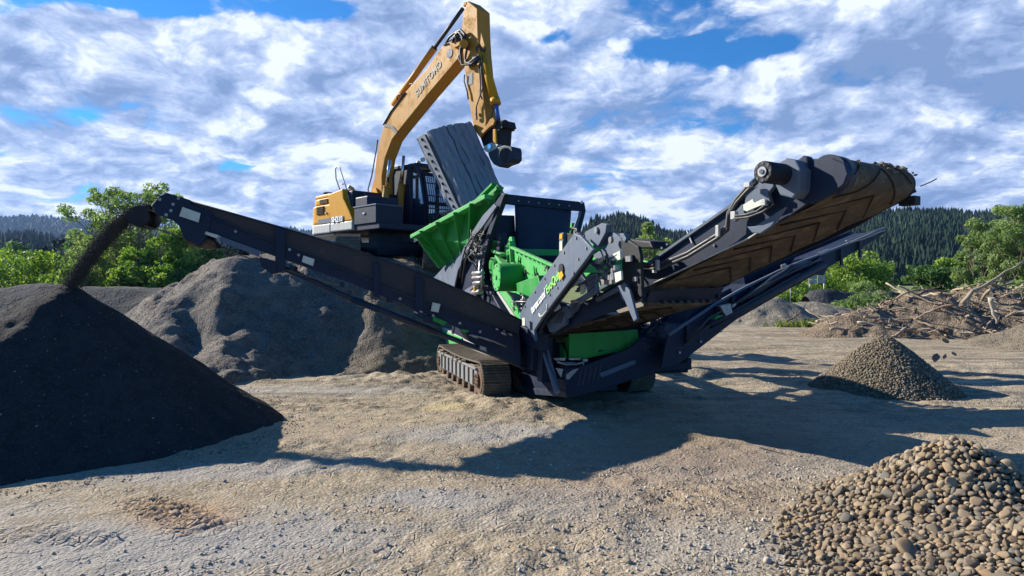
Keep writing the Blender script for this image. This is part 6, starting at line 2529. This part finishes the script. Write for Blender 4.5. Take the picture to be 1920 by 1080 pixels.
def cob_h(X, Y):
    """the cobble heap: a steep cap above a wide apron that runs out towards the left and the camera"""
    r1 = np.hypot(X - HX, (Y - HY))
    a = 0.67 - 0.72 * np.sqrt(r1 * r1 + .02)
    r2 = np.hypot((X - 3.50) / 1.40, (Y - 3.9) / 1.30)
    b_ = 0.36 * np.clip(1 - r2, -1, 1)
    r3 = np.hypot((X - 2.85) / .80, (Y - 4.0) / 0.75)
    c = 0.07 * np.clip(1 - r3, -1, 1)
    r4 = np.hypot((X - 4.4) / 1.3, (Y - 4.2) / 1.1)
    d = 0.30 * np.clip(1 - r4, -1, 1)
    k = 0.06
    return k * np.log(np.exp(a / k) + np.exp(b_ / k) + np.exp(c / k) + np.exp(d / k) + 1) - 0.04


def dart(n_try, region, radii, hfun, prob, rg, occ=None, minsep=0.8):
    """throw discs, biggest first, refusing overlaps"""
    cell = 0.16
    gridd = {} if occ is None else occ
    out = []
    for r in radii:
        for _ in range(n_try):
            x, y = rg.uniform(region[0], region[1]), rg.uniform(region[2], region[3])
            if rg.uniform() > prob(x, y):
                continue
            ci, cj = int(x // cell), int(y // cell)
            ok = True
            for i in (-1, 0, 1):
                for j in (-1, 0, 1):
                    for (qx, qy, qr) in gridd.get((ci + i, cj + j), ()):
                        if (qx - x) ** 2 + (qy - y) ** 2 < (minsep * (qr + r)) ** 2:
                            ok = False
                            break
                    if not ok: break
                if not ok: break
            if ok:
                gridd.setdefault((ci, cj), []).append((x, y, r))
                out.append((x, y, r))
                break
    return out, gridd


def normal_at(fn, x, y, e=.03):
    zx = float(fn(np.array([x + e]), np.array([y]))[0] - fn(np.array([x - e]), np.array([y]))[0]) / (2 * e)
    zy = float(fn(np.array([x]), np.array([y + e]))[0] - fn(np.array([x]), np.array([y - e]))[0]) / (2 * e)
    return Vector((-zx, -zy, 1)).normalized()


def cob_prob(x, y):
    h = float(cob_h(np.array([x]), np.array([y]))[0])
    return min(1.0, max(0.0, (h + .012) / .05))


cr = np.random.default_rng(7)
reg = (1.0, 5.9, 3.1, 6.1)
rad = np.sort(np.concatenate([cr.uniform(.050, .064, 18), cr.uniform(.032, .044, 460), cr.uniform(.023, .032, 2300), cr.uniform(.012, .023, 4600)]))[::-1]
cobs, occ = dart(14, reg, rad, cob_h, cob_prob, cr, minsep=.74)
# nearest and largest are individual stones
heap_core = thing_core = None
score = sorted(range(len(cobs)), key=lambda i: -(cobs[i][2] / math.hypot(cobs[i][0], cobs[i][1]) * (1 if abs(cobs[i][0] / cobs[i][1]) < .80 and cobs[i][1] > 3.4 else .1)))
indiv = set(score[:300])
cobmesh = []
for k, (v, f) in enumerate(COB):
    cobmesh.append(np_mesh('cobble', v, f, M['cobble'], smooth=True))
usedc = set()
stuff_p, stuff_s, stuff_r, stuff_t = [], [], [], []
for i, (x, y, r) in enumerate(cobs):
    nrm = normal_at(cob_h, x, y)
    z = float(cob_h(np.array([x]), np.array([y]))[0]) + r * cr.uniform(.05, .45)
    q = Vector((0, 0, 1)).rotation_difference((nrm + Vector(cr.normal(size=3)) * .38).normalized())
    mt = q.to_matrix() @ Matrix.Rotation(cr.uniform(0, 6.28), 3, 'Z')
    s = r * cr.uniform(1.0, 1.22)
    if i in indiv:
        k = int(cr.integers(0, len(COB)))
        if k not in usedc:
            o = cobmesh[k]
            usedc.add(k)
        else:
            o = cobmesh[k].copy()
            C.objects.link(o)
        o.location = (x, y, z)
        o.rotation_euler = mt.to_euler()
        o.scale = (s, s, s)
        tag(o, 'rounded tan-grey river stone lying in the cobble heap at lower right, like its neighbours', 'stone', 'cobbles heaped at lower right')
    else:
        stuff_p.append((x, y, z)); stuff_s.append((s, s, s)); stuff_r.append(np.array(mt)); stuff_t.append(cr.uniform())
# deeper stones seen in the gaps
for i in range(5200):
    x, y = cr.uniform(reg[0], reg[1]), cr.uniform(reg[2], reg[3])
    p_ = cob_prob(x, y)
    if cr.uniform() > p_:
        continue
    r = cr.uniform(.016, .040) * (0.6 + .4 * p_)
    stuff_p.append((x, y, float(cob_h(np.array([x]), np.array([y]))[0]) - r * .35)); stuff_s.append((r,) * 3)
    stuff_r.append(rot_mats(1, cr)[0]); stuff_t.append(cr.uniform())


def merged(name, variants, P, S, Rm, T, mat, smooth=True, parent=None):
    P, S, Rm, T = np.array(P), np.array(S), np.array(Rm), np.array(T)
    which = rng.integers(0, len(variants), len(P))
    Vs, Fs, Ts, off = [], [], [], 0
    for k, b_ in enumerate(variants):
        s = which == k
        if not s.any():
            continue
        V, F, t = scatter(b_, P[s], S[s], Rm[s], T[s])
        Vs.append(V); Fs.append(F + off); Ts.append(t); off += len(V)
    return np_mesh(name, np.concatenate(Vs), np.concatenate(Fs), mat, parent, smooth, np.concatenate(Ts))


o = merged('small_cobbles', COBLO, stuff_p, stuff_s, stuff_r, stuff_t, M['cobble'])
tag(o, kind='stuff')
core = heightfield('cobble_heap_core', 0.8, 6.0, 2.9, 6.4, 0.06, lambda X, Y: cob_h(X, Y) - .035, M['mound'], None, kind='stuff')
core['kind'] = 'stuff'

# boulders and odd stones of the heap
for k, (px, py, r, lb) in enumerate(((1880, 1045, .12, 'large flat grey slab stone at the lower right corner of the cobble heap'),
                                      (1700, 980, .085, 'big round brown stone in the middle of the cobble heap'),
                                      (1655, 1058, .10, 'big tan boulder at the bottom edge of the cobble heap'))):
    p = atZ(px, py, .25)
    v, f = COB[k + 2]
    o = np_mesh('boulder', v, f, M['cobble'], smooth=True)
    o.location = (p.x, p.y, float(cob_h(np.array([p.x]), np.array([p.y]))[0]) + .03)
    o.rotation_euler = (.4, -.3, k * 1.3)
    o.scale = (r, r * .9, r * .8)
    tag(o, lb, 'stone')

# pebbles strewn over the yard: one uncountable layer
pr = np.random.default_rng(17)
NP = 30000
d = 3.0 + 11 * pr.uniform(0, 1, NP) ** 1.25
ax = pr.uniform(-.82, .82, NP)
X, Y = ax * d, d
dens = np.clip(0.12 + 0.5 * fbm(X, Y, 1.2, 3, 201) + 1.3 * np.exp(-((X - 2.1) ** 2 / 2.2 + (Y - 4.6) ** 2 / 1.6)) + .35 * np.exp(-((X - 1.2) ** 2 / 5 + (Y - 4.5) ** 2 / 3)), .03, 1)
kk = pr.uniform(0, 1, NP) < dens
kk &= ~((np.hypot(X + 5.25, Y - 7.9) < 2.35))
X, Y = X[kk], Y[kk]
n = len(X)
r = 0.0045 + 0.016 * pr.uniform(0, 1, n) ** 3.2
Z = ground_h(X, Y) + r * .25
o = merged('scattered_pebbles', PEB, np.stack([X, Y, Z], 1), np.stack([r] * 3, 1), rot_mats(n, pr), pr.uniform(0, 1, n), M['pebble'])
tag(o, kind='stuff')

# a few loose stones one can point at
loose = [(1175, 1052, .030), (1188, 1040, .016), (1135, 990, .022), (1190, 1015, .017), (1065, 985, .018), (1210, 915, .012), (1360, 1062, .026), (1218, 928, .014), (1390, 930, .014),
         (1128, 1038, .018), (1318, 1026, .022), (1276, 1002, .018), (1345, 992, .020), (1236, 988, .016), (1402, 1022, .026), (1290, 945, .013), (1440, 1050, .03), (1082, 1030, .014)]
st0 = None
for i, (px, py, r) in enumerate(loose):
    p = atZ(px, py)
    if st0 is None:
        st0 = o = np_mesh('loose_stone', COB[1][0], COB[1][1], M['pebble'], smooth=True)
    else:
        o = st0.copy()
        C.objects.link(o)
    o.location = (p.x, p.y, float(ground_h(np.array([p.x]), np.array([p.y]))[0]) + r * .45)
    o.rotation_euler = (pr.uniform(-.4, .4), pr.uniform(-.4, .4), pr.uniform(0, 6.28))
    o.scale = (r * 1.2,) * 3
    tag(o, 'small pale stone lying loose on the bare ground left of the cobble heap', 'stone', 'loose stones on the ground')
st0['label'] = 'largest loose white stone at the bottom centre of the yard'

# ---- pile of screened pebbles under the right side conveyor
t = thing('pebble_pile', (6.05, 10.85, 0), 0, 'cone of small brown pebbles standing in the conveyor shadow at right', 'gravel pile')


def mid_h(X, Y):
    r = np.hypot(X - 6.05, Y - 10.85)
    return .86 + .13 - .90 * np.sqrt(r * r + .03) + 0.02 * fbm(X, Y, .4, 3, 210)


xs, ys = np.arange(4.6, 7.5, .05), np.arange(9.4, 12.3, .05)
X, Y = np.meshgrid(xs, ys)
Z = np.maximum(mid_h(X, Y), -.05)
np_mesh('pile_core', np.stack([X, Y, Z], -1).reshape(-1, 3), grid_faces(len(xs), len(ys)), M['mound'], t, True)
NP = 9000
rr = 1.14 * np.sqrt(pr.uniform(0, 1, NP))
aa = pr.uniform(0, 6.28, NP)
out = pr.uniform(0, 1, NP) ** 2
X, Y = 6.05 + rr * np.cos(aa), 10.85 + rr * np.sin(aa)
Z = np.maximum(mid_h(X, Y), 0.0)
keep = (Z > 0) | (pr.uniform(0, 1, NP) < .15)
X, Y, Z = X[keep], Y[keep], Z[keep]
n = len(X)
r = pr.uniform(.013, .030, n)
o = merged('pebbles', PEB, np.stack([X, Y, Z + r * .3], 1), np.stack([r] * 3, 1), rot_mats(n, pr), pr.uniform(0, 1, n), M['midstone'], parent=t)
o['kind'] = 'stuff'

# ---- falling cobbles caught in the air
for i, (px, py, r, lb) in enumerate(((1773, 639, .034, 'highest brown cobble falling through the air right of the pebble cone'), (1756, 670, .046, 'largest dark cobble falling through the air right of the pebble cone'),
                                      (1772, 668, .026, 'small cobble falling beside the largest one in mid-air'), (1789, 663, .022, 'smallest rightmost cobble falling in mid-air'))):
    p = atY(px, py, 5.6)
    o = np_mesh('falling_cobble', COB[i][0], COB[i][1], M['cobble'], smooth=True)
    o.location = p
    o.rotation_euler = (i * .9, i * 1.7 + .5, i)
    o.scale = (r, r, r)
    tag(o, lb, 'stone', 'cobbles falling from the main conveyor')

# ---- stream of fines falling from the left conveyor
sr = np.random.default_rng(5)
NS = 48000
u = sr.uniform(0, 1, NS)
H0, H1 = np.array([-4.42, 8.15, 2.62]), np.array([-5.27, 7.93, 1.62])
tt = u
P = np.stack([H0[0] + (H1[0] - H0[0]) * tt, H0[1] + (H1[1] - H0[1]) * tt, H0[2] + 0.04 * tt - (H0[2] + .04 - H1[2]) * tt ** 1.6], 1)
wid = .022 + .012 * np.sin(np.pi * tt) + .018 * tt
loosen = np.where(sr.uniform(0, 1, NS) < .14, 2.6, 1.0)
off = sr.normal(size=(NS, 3)) * (wid * loosen)[:, None] * np.array([.75, 1.1, .75])
P = P + off
r = .003 + .006 * sr.uniform(0, 1, NS) ** 2
OCT = (np.array([(1, 0, 0), (-1, 0, 0), (0, 1, 0), (0, -1, 0), (0, 0, 1.), (0, 0, -1.)]), np.array([(0, 2, 4), (2, 1, 4), (1, 3, 4), (3, 0, 4), (2, 0, 5), (1, 2, 5), (3, 1, 5), (0, 3, 5)]))
V, F, T = scatter(OCT, P, np.stack([r] * 3, 1), rot_mats(NS, sr), sr.uniform(0, .98, NS))
o = np_mesh('falling_sand', V, F, M['grain'], col=T)
tag(o, kind='stuff')

# small pale sign boards beyond the berm
s = thing('sign_board', tuple(atY(1532, 533, 46)), 0, 'small white four-panel board standing behind the short dark berm', 'sign')
mb = MB()
c = Vector(s.location)
for dx in (-.30, .30):
    for dz in (.18, .48):
        mb.box(c + Vector((dx, 0, dz)), (.54, 0, 0), (0, .04, 0), (0, 0, .24))
mb.build('panel', M['lightgrey'], s)
mb = MB()
for dx in (-.5, .5):
    mb.tube(c + Vector((dx, .05, -1.7)), c + Vector((dx, .05, .6)), .03)
mb.build('post', M['steel'], s)
for i, (px, h) in enumerate(((1482, 1.4), (1551, 1.2))):
    c = atY(px, 548, 42)
    c.z = 0
    mb = MB()
    mb.tube(c, c + Vector((0, 0, h)), .035, .03, 8)
    mb.tube(c + Vector((0, 0, h)), c + Vector((0, 0, h + .02)), .045, .045, 8)
    tag(mb.build('marker_post', M['lightgrey']), ['pale upright post left of the short dark berm', 'pale upright post between the white board and the round bush'][i], 'post')
bpy.context.view_layer.update()
# ------------------------------------------------------------------ air between here and the hills
hz_ = bpy.data.meshes.new('haze')
bm = bmesh.new()
bmesh.ops.create_cube(bm, size=1.0)
for v_ in bm.verts:
    v_.co = Vector((v_.co.x * 9400, v_.co.y * 5600 + 2350, (v_.co.z + .5) * 232 - 2.0))
bm.to_mesh(hz_)
bm.free()
ho = bpy.data.objects.new('haze', hz_)
C.objects.link(ho)
m = bpy.data.materials.new('valley_air')
m.use_nodes = True
nt = m.node_tree
nt.nodes.clear()
out = nt.nodes.new('ShaderNodeOutputMaterial')
pv = nt.nodes.new('ShaderNodeVolumePrincipled')
pv.inputs['Color'].default_value = (0.36, 0.58, 1.0, 1)
pv.inputs['Density'].default_value = 0.00011
pv.inputs['Anisotropy'].default_value = 0.2
nt.links.new(pv.outputs[0], out.inputs['Volume'])
hz_.materials.append(m)
ho['kind'] = 'stuff'
